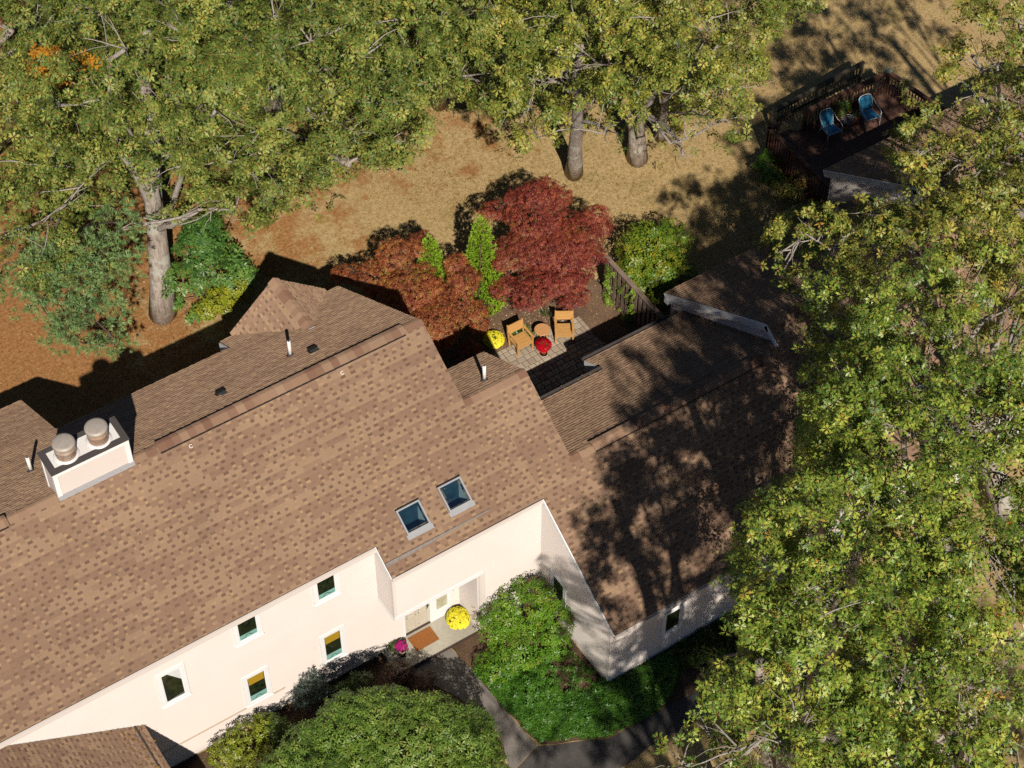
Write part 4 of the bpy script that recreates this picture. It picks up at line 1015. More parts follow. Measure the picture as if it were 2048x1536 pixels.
m.build('step', M['deck'], dk)

# ================================================================ TREES
def blobs_px(L):
    out = []
    for px, py, z, r in L:
        c = at(px, py, z); out.append((tuple(c), (r, r, r*0.8) if not isinstance(r, tuple) else r))
    return out
OK = dict(dens=80, size=.86, jit=0.13, tone=(0.40, 0.22), up=0.45, gap=0.42, gapf=1.0, inner=0.7, low=-0.3, puff=0.26, pn=4.2, under=6)
G1 = 'oaks along the back of the lawn'
G2 = 'oaks crowding the right side'
def oak(label, base, r0, toppx, L, mat='oak', group=None, seed=0, dens=84, bark='bark', **kw):
    k = dict(OK); k.update(dens=dens, clear=('left', 'trunk') if group == G1 else ('right',)); k.update(kw)
    return tree('oak_tree', label, base, r0, tuple(at(*toppx)), blobs_px(L), mat, OAKT, cat='tree', bark=bark, seed=seed, group=group, **k)
G1 = 'oaks along the back of the lawn'
oak('tall oak with thick pale trunk standing left on the litter by the pine', (-4.3, 19.56), 0.40, (285, 60, 11.5),
    [(300, 260, 8.5, 2.3), (200, 330, 8.0, 2.2), (400, 330, 7.5, 2.0), (120, 420, 7.0, 2.2), (60, 330, 8.5, 2.2), (330, 150, 11, 2.4), (200, 200, 11, 2.5), (90, 200, 10.5, 2.4), (430, 220, 9.5, 2.3), (480, 330, 7.0, 1.9), (470, 420, 5.2, 1.5), (540, 370, 5.6, 1.5), (250, 90, 13, 2.6), (150, 470, 5.6, 1.9), (40, 470, 6.5, 2.0), (390, 80, 12.5, 2.4), (520, 260, 8, 2.0), (395, 420, 5.6, 1.2)], group=G1, seed=1)
oak('broad oak behind the thick pale trunk with bare limbs showing near the top', (2.5, 25.5), 0.34, (640, 60, 10),
    [(600, 200, 8.5, 2.2), (700, 180, 9, 2.2), (560, 100, 10.5, 2.4), (660, 60, 11.5, 2.4), (620, 235, 6.5, 2.0), (720, 270, 6.0, 1.9), (780, 180, 8, 2.1), (760, 90, 10, 2.2), (800, 280, 5.0, 1.5), (690, 330, 4.6, 1.5), (560, 30, 12, 2.3), (830, 210, 7, 1.7), (560, 385, 4.2, 1.2), (650, 350, 3.8, 1.1)], group=G1, seed=2)
oak('oak with slim mossy grey trunk beside the bare leaf litter clearing', (8.66, 23.2), 0.26, (860, 60, 9),
    [(860, 110, 8.5, 1.9), (900, 50, 10, 2.1), (830, 40, 10.5, 2.1), (930, 150, 7.0, 1.7), (960, 90, 8.5, 1.8), (800, 120, 8, 1.7), (970, 20, 10, 1.9), (1000, 170, 6.5, 1.5)], group=G1, seed=3)
oak('golden oak with white lichen round the foot of its trunk on the lawn', (10.75, 17.61), 0.28, (1160, 90, 9.5),
    [(1120, 155, 9, 1.7), (1060, 220, 7.2, 1.5), (1215, 215, 7.6, 1.4), (1075, 275, 6, 1.0), (1205, 268, 6.0, .9), (1150, 90, 10.5, 2.1), (1060, 120, 8.5, 2.0), (1030, 50, 10.0, 2.1), (1220, 130, 8.5, 1.9), (1110, 30, 11, 2.0), (1240, 40, 11, 2.0)], 'oak3', group=G1, seed=4)
oak('golden oak with stout grey trunk nearest the dark brown deck', (13.0, 16.95), 0.33, (1262, 40, 8),
    [(1290, 170, 8.5, 1.5), (1370, 180, 8.0, 1.8), (1440, 190, 7.5, 1.8), (1480, 150, 7.5, 1.6), (1360, 100, 9.5, 2.1), (1450, 80, 9.5, 2.0), (1300, 110, 9.5, 2.0), (1400, 30, 11, 2.1), (1320, 20, 11.5, 2.0), (1395, 265, 6, 1.1), (1340, 285, 5.4, 0.6), (1460, 240, 6.5, 1.1), (1370, 310, 4.6, 0.6)], 'oak3', group=G1, seed=5)
oak('slim oak just right of the stout grey trunk', (14.3, 17.4), 0.19, (1350, 110, 7.5), [(1350, 150, 6.8, 1.2), (1420, 230, 5.2, 1.1), (1345, 90, 8, 1.3)], 'oak3', group=G1, seed=6, dens=40)
oak('wide oak filling the far left corner of the woods', (-7.5, 31.5), 0.34, (20, 60, 9.5),
    [(60, 80, 8, 2.4), (0, 160, 8, 2.4), (130, 120, 7.5, 2.2), (110, 20, 9.5, 2.4), (-40, 40, 9, 2.5), (20, 250, 7, 2.1), (200, 30, 9.5, 2.2)], 'oak', group=G1, seed=7)
oak('oak in the top middle of the woods with green crown', (4.5, 33), 0.34, (330, -20, 9.5),
    [(330, 20, 8.5, 2.4), (420, 20, 9, 2.4), (480, 100, 7.5, 2.1), (380, -40, 10.5, 2.6), (500, 0, 9.5, 2.3), (240, -20, 9.5, 2.3)], 'oak', group=G1, seed=8)
oak('oak at the top edge behind the golden pair', (14.5, 29), 0.3, (930, -60, 9), [(1000, -20, 9, 2.2), (900, -20, 9, 2.2), (1100, -40, 9, 2.2), (760, 10, 9.5, 2.2), (700, -40, 9.5, 2.3), (1200, -40, 9, 2.0)], 'oak3', group=G1, seed=9)
oak('yellow green oak leaning in over the dappled lawn at the top edge', (19.5, 27.5), 0.25, (1560, -60, 8), [(1555, 5, 7.5, 1.3), (1500, -40, 8, 1.5), (1620, -50, 8.5, 1.5)], 'oak3', group=G1, seed=10)
# trees on the street side, right hand edge
G2 = 'oaks crowding the right side'
KR = dict(dens=100, size=.78, gap=0.49, gapf=0.75, jit=.14, tone=(0.47, 0.26), inner=0.7, low=-.3, puff=0.26, pn=3.9, under=10.0)
oak('tall oak overhanging the grey front wall and dark walkway', (-1.0, -9.5), 0.42, (1520, 1330, 15.5),
    [(1600, 1180, 14.5, 1.50), (1560, 1130, 14.5, 1.06), (1560, 1255, 14.2, 1.19), (1590, 1340, 14.5, 1.56), (1500, 1400, 14.5, 1.00), (1440, 1480, 14, 1.06), (1362, 1530, 13.8, 0.81), (1560, 1440, 15, 1.62), (1480, 1515, 15, 1.50), (1410, 1535, 13.5, 0.94), (1600, 1520, 15, 1.88), (1640, 1250, 15.5, 2.12), (1690, 1120, 15, 2.00), (1470, 1325, 13, 0.50), (1680, 1350, 15, 1.62)], 'oak2', group=G2, seed=11, **KR)
oak('oak whose crown spreads over the middle of the shaded wing roof', (4.2, -5.0), 0.42, (1640, 960, 14.5),
    [(1600, 1030, 14, 1.30), (1672, 960, 13.5, 1.17), (1725, 900, 14, 1.62), (1690, 1030, 14.5, 1.82), (1695, 830, 12, 1.10), (1780, 940, 14.5, 2.08), (1740, 1060, 15, 1.95), (1750, 790, 12.2, 1.56), (1545, 1078, 14, 0.65), (1705, 730, 11.2, 1.10)], 'oak2', group=G2, seed=12, **KR)
oak('oak at the right edge in the middle with bare pale limbs', (9.5, -3.5), 0.45, (1850, 780, 14.5),
    [(1780, 650, 11.5, 1.8), (1880, 700, 13, 2.0), (1800, 760, 13, 1.9), (1960, 640, 14, 2.1), (1900, 850, 14.5, 2.0), (2000, 780, 14.5, 2.1), (1820, 860, 15, 1.7), (1960, 930, 14.5, 1.9), (1690, 630, 10.5, 1.2), (2040, 880, 14, 2.0), (2070, 780, 14, 1.6), (2060, 960, 14.5, 1.6), (2015, 860, 14.5, 1.5), (1990, 1000, 14.5, 1.3)], 'oak2', group=G2, seed=13, **KR)
oak('oak whose orange tipped spray hangs over the roof left of the gable', (13.5, -2.0), 0.4, (1850, 560, 12),
    [(1610, 465, 10.8, 0.9), (1660, 500, 10.8, 0.85), (1570, 520, 10.5, 0.5), (1720, 450, 11.2, 1.0), (1780, 420, 11.6, 1.2), (1830, 500, 12.0, 1.7), (1760, 545, 11.5, 1.1), (1900, 430, 12.2, 1.9), (1900, 580, 12.4, 1.9), (2000, 500, 12.8, 2.2), (1690, 590, 10.5, 0.9), (1640, 620, 10, 0.5), (2040, 560, 12.8, 1.7), (2060, 470, 13, 1.5), (1960, 600, 12.5, 1.5), (1985, 450, 13, 1.6), (2035, 520, 13, 1.5)], 'oak3', group=G2, seed=14, **KR)
oak('bright oak spreading over the right end of the brown deck', (21.5, 3.3), 0.42, (1960, 260, 13.5),
    [(1888, 270, 13, 1.0), (1888, 350, 13, .95), (1950, 190, 13, 1.3), (1960, 300, 13.5, 1.5), (2010, 240, 14, 1.9), (2000, 350, 14, 1.9), (1990, 130, 13, 1.8), (1940, 110, 12, .8), (1828, 315, 13, 0.4), (2040, 40, 13, 1.9), (1960, 50, 12, 1.0), (1940, 390, 12, 1.2), (2050, 300, 13, 1.6), (2060, 420, 13, 1.5)], 'oak3', group=G2, seed=15, **KR)
oak('oak in the bottom right with yellowing crown and a long bare limb', (3.0, -13.5), 0.34, (1830, 1280, 14),
    [(1760, 1180, 15, 1.8), (1850, 1130, 15, 1.9), (1780, 1300, 15, 1.6), (1940, 1200, 15.2, 2.0), (1870, 1290, 15, 1.5), (1760, 1380, 14.6, 1.0), (2030, 1120, 15, 2.0), (2030, 1270, 15, 1.8), (2000, 1380, 14.6, 1.4), (1900, 1400, 12.5, 1.5), (1850, 1470, 12, 1.3), (1960, 1320, 13, 1.5), (2010, 1460, 12, 1.4), (1830, 1040, 15.5, 1.6), (1930, 1050, 15, 1.8), (2030, 1020, 14.5, 1.8)], 'oak2', group=G2, seed=16, fork=.85, **KR)
oak('low dark oak in deep shade at the bottom right corner', (4.5, -11.0), 0.25, (1800, 1440, 8), [(1700, 1420, 7.5, 1.7), (1800, 1480, 8, 1.9), (1930, 1460, 8, 2.0), (1700, 1520, 8.5, 1.8), (1850, 1400, 7, 1.8), (2000, 1480, 8, 1.8), (1780, 1540, 8, 1.6), (1950, 1380, 7, 1.8), (1640, 1470, 7, 1.5), (1880, 1540, 8, 1.6)], 'green', group=G2, seed=17, dens=55, gap=0.4)
# street-side trees just outside the lower edge that shade the walkway
def gpt(gx, gy, z): return (gx-.43*z, gy-1.02*z, z)
t18 = [(gpt(.9, 1.4, 14), 1.3), (gpt(2.4, .6, 14), 1.5), (gpt(1.0, -1.6, 14.5), 1.7), (gpt(3.4, -1.2, 14), 1.7), (gpt(-1.2, -2.6, 14), 1.5), (gpt(-3.2, -3.0, 13), 1.2), (gpt(.9, 3.3, 13.5), .8), (gpt(4.4, 1.7, 14), 1.3), (gpt(5.6, .8, 14), 1.3), (gpt(3.2, 3.8, 14.5), 1.0), (gpt(2.2, 3.0, 14), .8), (gpt(4.7, 3.4, 14.5), 1.1), (gpt(1.6, .2, 14), 1.0), (gpt(2.6, 2.0, 15.5), 1.0), (gpt(1.9, 1.4, 15), .9), (gpt(3.8, 2.6, 15.5), 1.1), (gpt(5.3, 2.4, 15), 1.1), (gpt(3.4, .6, 15), 1.1), (gpt(.2, -.6, 14), 1.1), (gpt(4.6, -.2, 15), 1.2), (gpt(3, -4, 14), 2), (gpt(6, -3, 14), 2), (gpt(6, -6, 14), 2.2), (gpt(9, -4, 14), 2.2), (gpt(1.5, -6.5, 14), 2), (gpt(9, -8, 14), 2.2), (gpt(-1, -5, 14), 1.6), (gpt(-2.9, 1.0, 12), .5), (gpt(-3.4, 2.6, 12), .35), (gpt(-.6, .2, 13), .9), (gpt(-3.0, -1.0, 12.5), .7), (gpt(-3.9, .9, 12), .4)]
tree('oak_tree', 'tall street side oak standing below the picture edge', (-2.5, -17.0), .24, (-5.2, -13.4, 13), [(c, (r, r, r*.7)) for c, r in t18], 'oak2', OAKT, 95, 'tree', G2, 'bark', seed=18, jit=.15, up=.45, gap=.22, gapf=1.2, inner=.3, low=-.55, puff=.28, pn=7)
tr_ = [(gpt(gx, gy, z), r) for gx, gy, z, r in ((20.5, 17.4, 16, 1.0), (22.5, 17.0, 14, 1.5), (24.5, 17.6, 13, 1.7), (26.5, 18.5, 13, 1.9), (22.5, 19.6, 15, 1.4), (25, 20.5, 13.5, 1.7), (28, 20.5, 13, 2.0), (20.2, 19.0, 17, .9), (19.3, 13.3, 14.5, .9), (21.5, 14.2, 14, 1.3), (23, 15.3, 13.5, 1.5), (18.5, 16.3, 17, .8), (17.8, 15.0, 17.5, .7), (30, 18, 13, 2.2), (31, 21, 13, 2.2), (27, 23, 13, 2))]
tree('oak_tree', 'tall oak standing just outside the right edge', (21.5, 1.5), .3, (18.5, 2.5, 14), [(c, (r, r, r*.7)) for c, r in tr_], 'oak3', OAKT, 60, 'tree', G2, 'bark', seed=19, jit=.15, up=.45, gap=.25, gapf=1.2, inner=.4, low=-.5, puff=.3, pn=7, clear=('right',))
# pines
def pine(label, base, r0, toppx, L, seed, dens=150, group=None, **kw):
    k = dict(gap=0.42, gapf=2.0, inner=0.3, low=-0.5, jit=0.15, tone=(0.5, 0.2), up=0.5); k.update(kw)
    return tree('pine_tree', label, base, r0, tuple(at(*toppx)), blobs_px(L), 'pine', PINET, dens, 'tree', group, 'bark2', 'crown', seed=seed, branchmat='bark2', **k)
pine('young pine with soft blue green needles above the leaf litter', (-6.9, 22.3), 0.12, (110, 440, 8), [(210, 560, 5.0, (1.1, 1.1, .6)), (130, 600, 4.5, (1.1, 1.0, .6)), (190, 640, 3.8, (1.2, 1.0, .55)), (100, 540, 5.8, (1.1, 1, .6)), (230, 510, 5.8, (0.9, .9, .5)), (60, 590, 4.5, (.9, .9, .5)), (230, 690, 2.8, (.6, .6, .35)), (130, 670, 2.8, (.8, .7, .4)), (240, 450, 6.6, (.9, .9, .5)), (40, 520, 6, (1, 1, .6)), (205, 690, 2.4, (.5, .5, .3)), (150, 520, 6.4, (1.0, 1, .6))], 31)
pine('bluish pine glimpsed among the oaks at the top', (9.0, 29.5), 0.15, (890, 60, 6.5), [(900, 65, 6.0, .9), (870, 110, 5.0, .8), (930, 100, 5.2, .6)], 32)
pine('pale blue pine in the bottom right corner', (6.0, -13.2), 0.15, (1890, 1480, 9), [(1880, 1500, 8.5, .9), (1850, 1530, 8.0, .9), (1930, 1520, 8, .8)], 33)

pf = thing('understory_tree', (-6.5, 29, 0), 'small orange leafed maple glowing among the oaks at the upper left', 'tree')
m = MB(); limb(m, (-6.5, 29, 0), tuple(at(120, 140, 5.5)), .08, .03, 8, .05, 6); m.build('trunk', M['bark2'], pf)
foliage('crown', M['orange'], BROADT, blobs_px([(90, 120, 10.6, .55), (120, 145, 10.2, .5), (70, 160, 10.0, .4), (155, 125, 10.8, .4), (195, 125, 10.8, .3), (60, 175, 9.6, .3)]), 330, parent=pf, gap=.2, up=.5, size=1.3)

def bush(name, label, blobs, mat, tmpl, dens, cat='shrub', base=None, group=None, size=1.0, leaf='foliage', stems=6, stemh=None, **kw):
    c0 = blobs[0][0]; base = base or (c0[0], c0[1])
    t = thing(name, (base[0], base[1], 0), label, cat, group)
    if stems:
        m = MB(); R = random.Random(int(abs(c0[0]*100)))
        for (c, r) in blobs:
            for k in range(max(2, stems//len(blobs))):
                rr = r[0] if hasattr(r, '__len__') else r
                limb(m, (base[0]+R.uniform(-.1, .1), base[1]+R.uniform(-.1, .1), 0), (c[0]+R.uniform(-.5, .5)*rr, c[1]+R.uniform(-.5, .5)*rr, c[2]+R.uniform(0, .3)*rr), 0.03, 0.008, 5, 0.12, 4, R)
        m.build('stem', M['stem'], t)
    foliage(leaf, M[mat], tmpl, blobs, dens, size=size, parent=t, **kw)
    return t
# Japanese maples
mk = dict(gap=0.16, gapf=2.4, inner=0.5, low=-0.35, up=0.9, jit=0.16, tone=(0.48, 0.34), rough=0.22, axj=0.35)
def jm(label, base, L, mat, seed, dens):
    return tree('japanese_maple', label, base, 0.09, (base[0]+.1, base[1]+.1, 1.5), L, mat, MAPT, dens, 'tree', 'red japanese maples beside the patio', 'bark2', 'crown', size=1.0, fork=0.8, subs=3, seed=seed, branchmat='bark2', **mk)
jm('smaller bronze red japanese maple reaching left behind the roof', (2.0, 13.7), [(tuple(at(x, y, z)), r) for x, y, z, r in ((820, 570, 2.5, (1.0, .9, .45)), (870, 640, 1.8, (1.05, .8, .5)), (745, 548, 2.5, (.75, .6, .3)), (690, 545, 2.2, (.55, .4, .22)), (790, 505, 3.0, (.65, .6, .4)), (840, 490, 3.0, (.5, .5, .35)), (925, 560, 2.3, (.6, .55, .45)), (880, 675, 1.2, (.6, .5, .35)), (945, 625, 1.2, (.55, .4, .3)), (850, 600, 1.8, (1.1, .9, .4)), (775, 575, 1.8, (.8, .6, .35)), (900, 600, 1.8, (.8, .7, .4)), (960, 650, .9, (.35, .3, .2)), (910, 525, 2.6, (.4, .35, .3)))], 'maple2', 41, 1150)
jm('larger dark red japanese maple in the middle of the garden', (6.6, 13.4), [(tuple(at(x, y, z)), r) for x, y, z, r in ((1070, 430, 3.1, (1.1, .9, .45)), (1150, 470, 2.6, (1.0, .9, .4)), (1040, 500, 2.5, (1.0, .8, .45)), (1095, 560, 1.7, (1.2, .8, .4)), (990, 420, 2.9, (.55, .45, .25)), (1190, 430, 2.8, (.5, .4, .25)), (1205, 455, 2.6, (.45, .4, .2)), (1080, 385, 3.6, (.7, .6, .35)), (1115, 395, 3.4, (.5, .5, .3)), (1035, 395, 3.3, (.45, .4, .25)), (1140, 545, 1.9, (.9, .8, .4)), (1010, 575, 1.4, (.6, .45, .3)), (1150, 595, 1.0, (.6, .4, .25)), (1080, 480, 2.7, (1.2, 1.0, .4)), (1180, 510, 2.2, (.55, .5, .35)), (1060, 600, 1.0, (.7, .4, .25)), (1120, 500, 2.4, (1.1, .9, .4)))], 'maple', 42, 1150)
# arborvitae columns
def arb(label, x, y, h, r, seed):
    bl = [((x, y, h*f), (r*(1-0.82*f**1.6)*1.0, r*(1-0.82*f**1.6), h*0.17)) for f in (0.12, 0.27, 0.42, 0.57, 0.72, 0.86)]
    bl.append(((x, y, h*0.95), (r*.18, r*.18, h*.06)))
    t = bush('arborvitae', label, bl, 'arbor', ARBT, 1500, 'evergreen', (x, y), 'lime arborvitae columns between the maples', 1.0, 'foliage', 3, gap=0.0, inner=0.6, low=-0.8, up=1.2, tone=(0.55, 0.3), rough=0.25)
arb('tall lime green arborvitae column between the two red maples', 4.75, 14.15, 4.0, 0.72, 51)
arb('small lime green arborvitae tip poking above the left maple', 3.2, 14.75, 3.5, 0.68, 52)
# shrubs and plants by the garden
bush('leafy_shrub', 'yellow and green leafy shrub behind the slatted fence', [(tuple(at(1290, 500, 1.5)), (.95, .9, .9)), (tuple(at(1330, 540, 1.4)), (.9, .9, .8)), (tuple(at(1270, 550, 1.1)), (.75, .7, .7)), (tuple(at(1340, 480, 1.6)), (.7, .7, .7)), (tuple(at(1360, 550, .9)), (.6, .7, .6)), (tuple(at(1330, 600, .7)), (.6, .6, .6))], 'fenceshrub', BROADT, 620, stems=14, gap=0.3, gapf=2, up=.5, tone=(.5, .3), base=(10.1, 12.0))
bush('leafy_shrub', 'broad green leafed sapling beside the thick pale oak trunk', [(tuple(at(400, 500, 2.4)), (.9, .9, .7)), (tuple(at(370, 555, 1.8)), (.8, .7, .6)), (tuple(at(440, 540, 1.8)), (.7, .7, .55)), (tuple(at(410, 470, 3.0)), (.8, .8, .6))], 'green', OAKT, 210, stems=10, gap=.3, up=.6, base=(-2.9, 19.3), size=.85, tone=(.55, .2))
bush('leafy_shrub', 'yellowish low shrub at the edge of the house shadow', [(tuple(at(440, 600, .5)), (.6, .6, .5)), (tuple(at(470, 570, .8)), (.55, .5, .5)), (tuple(at(410, 620, .3)), (.5, .4, .3))], 'yellowgreen', BROADT, 560, stems=6, gap=.3, tone=(.35, .25))
bush('leafy_shrub', 'open green shrub with thin twigs reaching right of the pale trunk', [(tuple(at(480, 540, 1.0)), (.5, .5, .4)), (tuple(at(450, 510, 1.3)), (.5, .5, .4)), (tuple(at(500, 555, .8)), (.4, .3, .3)), (tuple(at(350, 600, .4)), (.4, .4, .3)), (tuple(at(390, 630, .3)), (.3, .3, .2))], 'green', BROADT, 330, stems=10, gap=.4, tone=(.6, .2), base=(-2.2, 19.1), size=1.3)
bush('hosta_plant', 'bright lime hosta clump at the foot of the deck rail', [(tuple(at(1530, 330, .4)), (.62, .6, .4)), (tuple(at(1545, 355, .3)), (.4, .3, .3))], 'lime', HOSTT, 50, 'plant', stems=0, gap=0, up=1.0, tone=(.35, .3), jit=.2)
bush('hosta_plant', 'small pale green plant in the mulch behind the yellow flowers', [(tuple(at(1022, 605, .12)), (.42, .25, .14))], 'lime', HOSTT, 120, 'plant', stems=0, gap=0, up=1.0, size=.45, tone=(.7, .2))
bush('leafy_shrub', 'rusty and green climbing plants in the shade below the deck', [(tuple(at(1590, 390, .5)), (.4, .5, .4)), (tuple(at(1600, 365, .5)), (.3, .4, .4)), (tuple(at(1570, 380, .25)), (.4, .4, .2))], 'oak3', BROADT, 260, 'plant', stems=4, gap=.3, tone=(.8, .3))
bush('grass_clump', 'spiky dark green clump behind the left chair', [(tuple(at(1096, 634, .1)), (.10, .10, .05))], 'tuft', TUFTT, 300, 'plant', stems=0, gap=0, up=1.5, low=0)
bush('leafy_plant', 'green leafy plant behind the turned teak chair', [(tuple(at(1045, 665, .2)), (.35, .3, .2))], 'green', BROADT, 380, 'plant', stems=0, gap=.2)
bush('leafy_plant', 'dim red leafed plant in the shade by the small roof', [(tuple(at(940, 702, .4)), (.4, .35, .3))], 'maple', BROADT, 420, 'plant', stems=3, gap=.1)
# street side planting
bush('rhododendron', 'large rounded rhododendron mound with glossy leaves filling the front bed', [(tuple(at(px, py, z)), r) for px, py, z, r in ((800, 1485, 2.7, (1.65, 1.35, .9)), (705, 1455, 2.9, (1.2, 1.0, .85)), (905, 1480, 2.5, (1.25, 1.1, .85)), (630, 1510, 2.4, (1.0, 1.0, .8)), (945, 1535, 1.9, (1.0, .9, .75)), (760, 1425, 2.8, (.95, .7, .7)), (860, 1435, 2.4, (.8, .7, .7)), (700, 1570, 2.6, (1.6, 1.3, .9)), (880, 1590, 2.3, (1.5, 1.2, .9)), (575, 1560, 2.0, (.9, .9, .8)), (690, 1420, 2.9, (.6, .5, .5)), (800, 1500, 1.4, (1.9, 1.5, .9)), (680, 1500, 1.4, (1.3, 1.1, .9)), (930, 1500, 1.2, (1.0, .9, .8)))], 'rhodo', RHODT, 560, stems=24, gap=.18, gapf=2.6, inner=.45, up=.7, rough=.1, tone=(.5, .25), base=(-6.6, 1.2))
bush('leafy_shrub', 'yellow green shrub at the left end of the front bed', [(tuple(at(500, 1480, .8)), (.75, .65, .6)), (tuple(at(455, 1510, .7)), (.55, .5, .5)), (tuple(at(520, 1540, .8)), (.75, .6, .6)), (tuple(at(530, 1450, .8)), (.35, .35, .5))], 'yellowgreen', SHRUBT, 750, stems=8, gap=.2, tone=(.45, .25))
bush('leafy_shrub', 'small dark green bush between the yellow shrub and the rhododendron', [(tuple(at(552, 1462, .8)), (.45, .45, .55)), (tuple(at(575, 1500, .6)), (.4, .4, .4))], 'dkgreen', SMALLT, 1600, stems=4, gap=.1, tone=(.6, .2))
bush('juniper', 'blue green upright conifer against the shaded siding', [(tuple(at(625, 1385, .85)), (.42, .42, .8)), (tuple(at(648, 1400, .6)), (.34, .34, .5)), (tuple(at(606, 1400, .7)), (.28, .28, .5))], 'spruce', SPRT, 1700, stems=3, gap=0, up=.8, inner=.4)
bush('leafy_shrub', 'little green shrub behind the top of the rhododendron', [(tuple(at(715, 1372, .5)), (.5, .4, .4)), (tuple(at(680, 1385, .4)), (.4, .3, .3))], 'dkgreen', BROADT, 500, stems=4, gap=.1, tone=(.6, .2))
bush('barberry', 'brown leaved barberry beside the entry step', [(tuple(at(795, 1350, .45)), (.48, .42, .4)), (tuple(at(845, 1368, .35)), (.42, .4, .32)), (tuple(at(860, 1385, .3)), (.3, .3, .3))], 'barberry', SMALLT, 1500, stems=8, gap=.2, tone=(.5, .3))
pb = [(tuple(at(1045, 1215, 1.6)), (.95, .85, .75)), (tuple(at(1100, 1240, 1.3)), (.7, .7, .6)), (tuple(at(1000, 1245, 1.3)), (.7, .6, .55)), (tuple(at(1040, 1290, .9)), (.9, .8, .6)), (tuple(at(1075, 1190, 1.7)), (.5, .5, .5))]
pi = bush('pieris_shrub', 'big bright green shrub with maroon tips in the entry corner', pb, 'pieris', RHODT, 460, stems=14, gap=.25, gapf=2.2, inner=.55, up=.8, tone=(.5, .25), base=(-1.3, 2.5), size=.95)
tg_ = foliage('tips', M['maroon'], SHRUBT, [((c[0], c[1]+.12, c[2]+.06), tuple(q*1.03 for q in r)) for c, r in pb[:3]+pb[4:]], 22, parent=pi, inner=.97, gap=.3, up=1.0, low=0.0, axj=.3)
tg_['kind'] = 'stuff'
for lab, x, y, z, r in (('green low mound beside the entry path edge', 990, 1330, .35, (.6, .6, .4)), ('pale green low plant near the grey side wall', 1110, 1290, .35, (.6, .5, .3)), ('dark green mound in the middle of the side bed', 1060, 1380, .3, (.55, .5, .3))):
    bush('leafy_plant', lab, [(tuple(at(x, y, z)), r)], 'pieris' if y < 1340 else 'cover', SHRUBT, 650, 'plant', stems=0, gap=.2, tone=(.4, .25))
# ground cover as one mass
def cover(name, label, poly, n, tmpl, mat, z=(0.05, 0.2), size=1.0, hole=None, tone=(.45, .2), kind='stuff', cat='ground cover', axj=.4, up=1.0):
    E = np.array(poly); lo = E.min(0); hi = E.max(0); P = rng.uniform(lo, hi, (n*3, 2))
    ins = np.zeros(len(P), bool)
    for i in range(len(E)):
        a, b = E[i], E[(i+1) % len(E)]
        cr = ((a[1] > P[:, 1]) != (b[1] > P[:, 1])) & (P[:, 0] < (b[0]-a[0])*(P[:, 1]-a[1])/(b[1]-a[1]+1e-12)+a[0]); ins ^= cr
    P = P[ins][:n]
    if hole is not None: P = P[hole(P)]
    h = z[0]+(z[1]-z[0])*rng.random(len(P)); P3 = np.column_stack([P, h*(1+.4*lump(np.column_stack([P, P[:, :1]*0]), 1.5))])
    ax = rng.normal(0, axj, P3.shape)+np.array([0, 0, up]); ax /= np.linalg.norm(ax, axis=1, keepdims=True)
    t = tone[0]+tone[1]*lump(P3, .8)+rng.normal(0, tone[1]*.5, len(P3))
    o = inst_mesh(name, M[mat], tmpl, P3, ax, size*rng.uniform(.7, 1.3, len(P3)), t, None, .12)
    return tag(o, label, cat, None, kind)
cover('ground_cover', 'dense green leafy ground cover between the path and the grey walls', [(-3.0, 2.4), (-2.9, 1.1), (-2.68, -.5), (-1, -1.4), (.8, -1.48), (1.4, -1.2), (1.9, -.8), (2.2, -.15), (.1, -.1), (-.1, .35), (-.5, 1.6), (-1.8, 2.4)], 6500, SHRUBT, 'cover', (0.04, .26), 1.0,
      hole=lambda P: (((P[:, 0]+.65)/.7)**2+((P[:, 1]-.8)/.8)**2 > 1+.5*lump(np.column_stack([P*2, P[:, :1]*0]), 1.2)) | (rng.random(len(P)) < .12))
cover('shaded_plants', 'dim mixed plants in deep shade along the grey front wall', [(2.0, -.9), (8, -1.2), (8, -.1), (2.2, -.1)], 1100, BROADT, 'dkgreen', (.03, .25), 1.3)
inpoly = lambda P: (P[:, 1] > 0)
cover('fallen_leaves', 'brown and orange fallen leaves scattered over the back lawn', [(-14, 16.5), (30, 15), (30, 36), (-14, 40)], 26000, LITT, 'litter', (0.0, .03), .75, tone=(.5, .3),
      hole=lambda P: (lump(np.column_stack([P, P[:, :1]*0]), .35)+(-P[:, 0]*.09+(P[:, 1]-17)*.13)-.55 > rng.uniform(-.9, .9, len(P))))
cover('fallen_leaves', 'pale leaf bits lying on the mulch around the patio', [(1.4, 12.3), (7.2, 12.2), (7.3, 9.2), (9.2, 9.2), (8.4, 13.3), (4.5, 15)], 1500, LITT, 'litter', (0.01, .03), .5, tone=(.8, .25))
cover('grass_blades', 'dry golden grass blades covering the lawn', [(-14, 15.6), (3, 15.6), (9, 13.6), (9, 9.6), (16.5, 9.6), (16.5, 15.6), (30, 15.6), (30, 34), (-14, 30)], 60000, GRT, 'drygrass', (-.01, .01), .8, tone=(.5, .25), axj=.35)

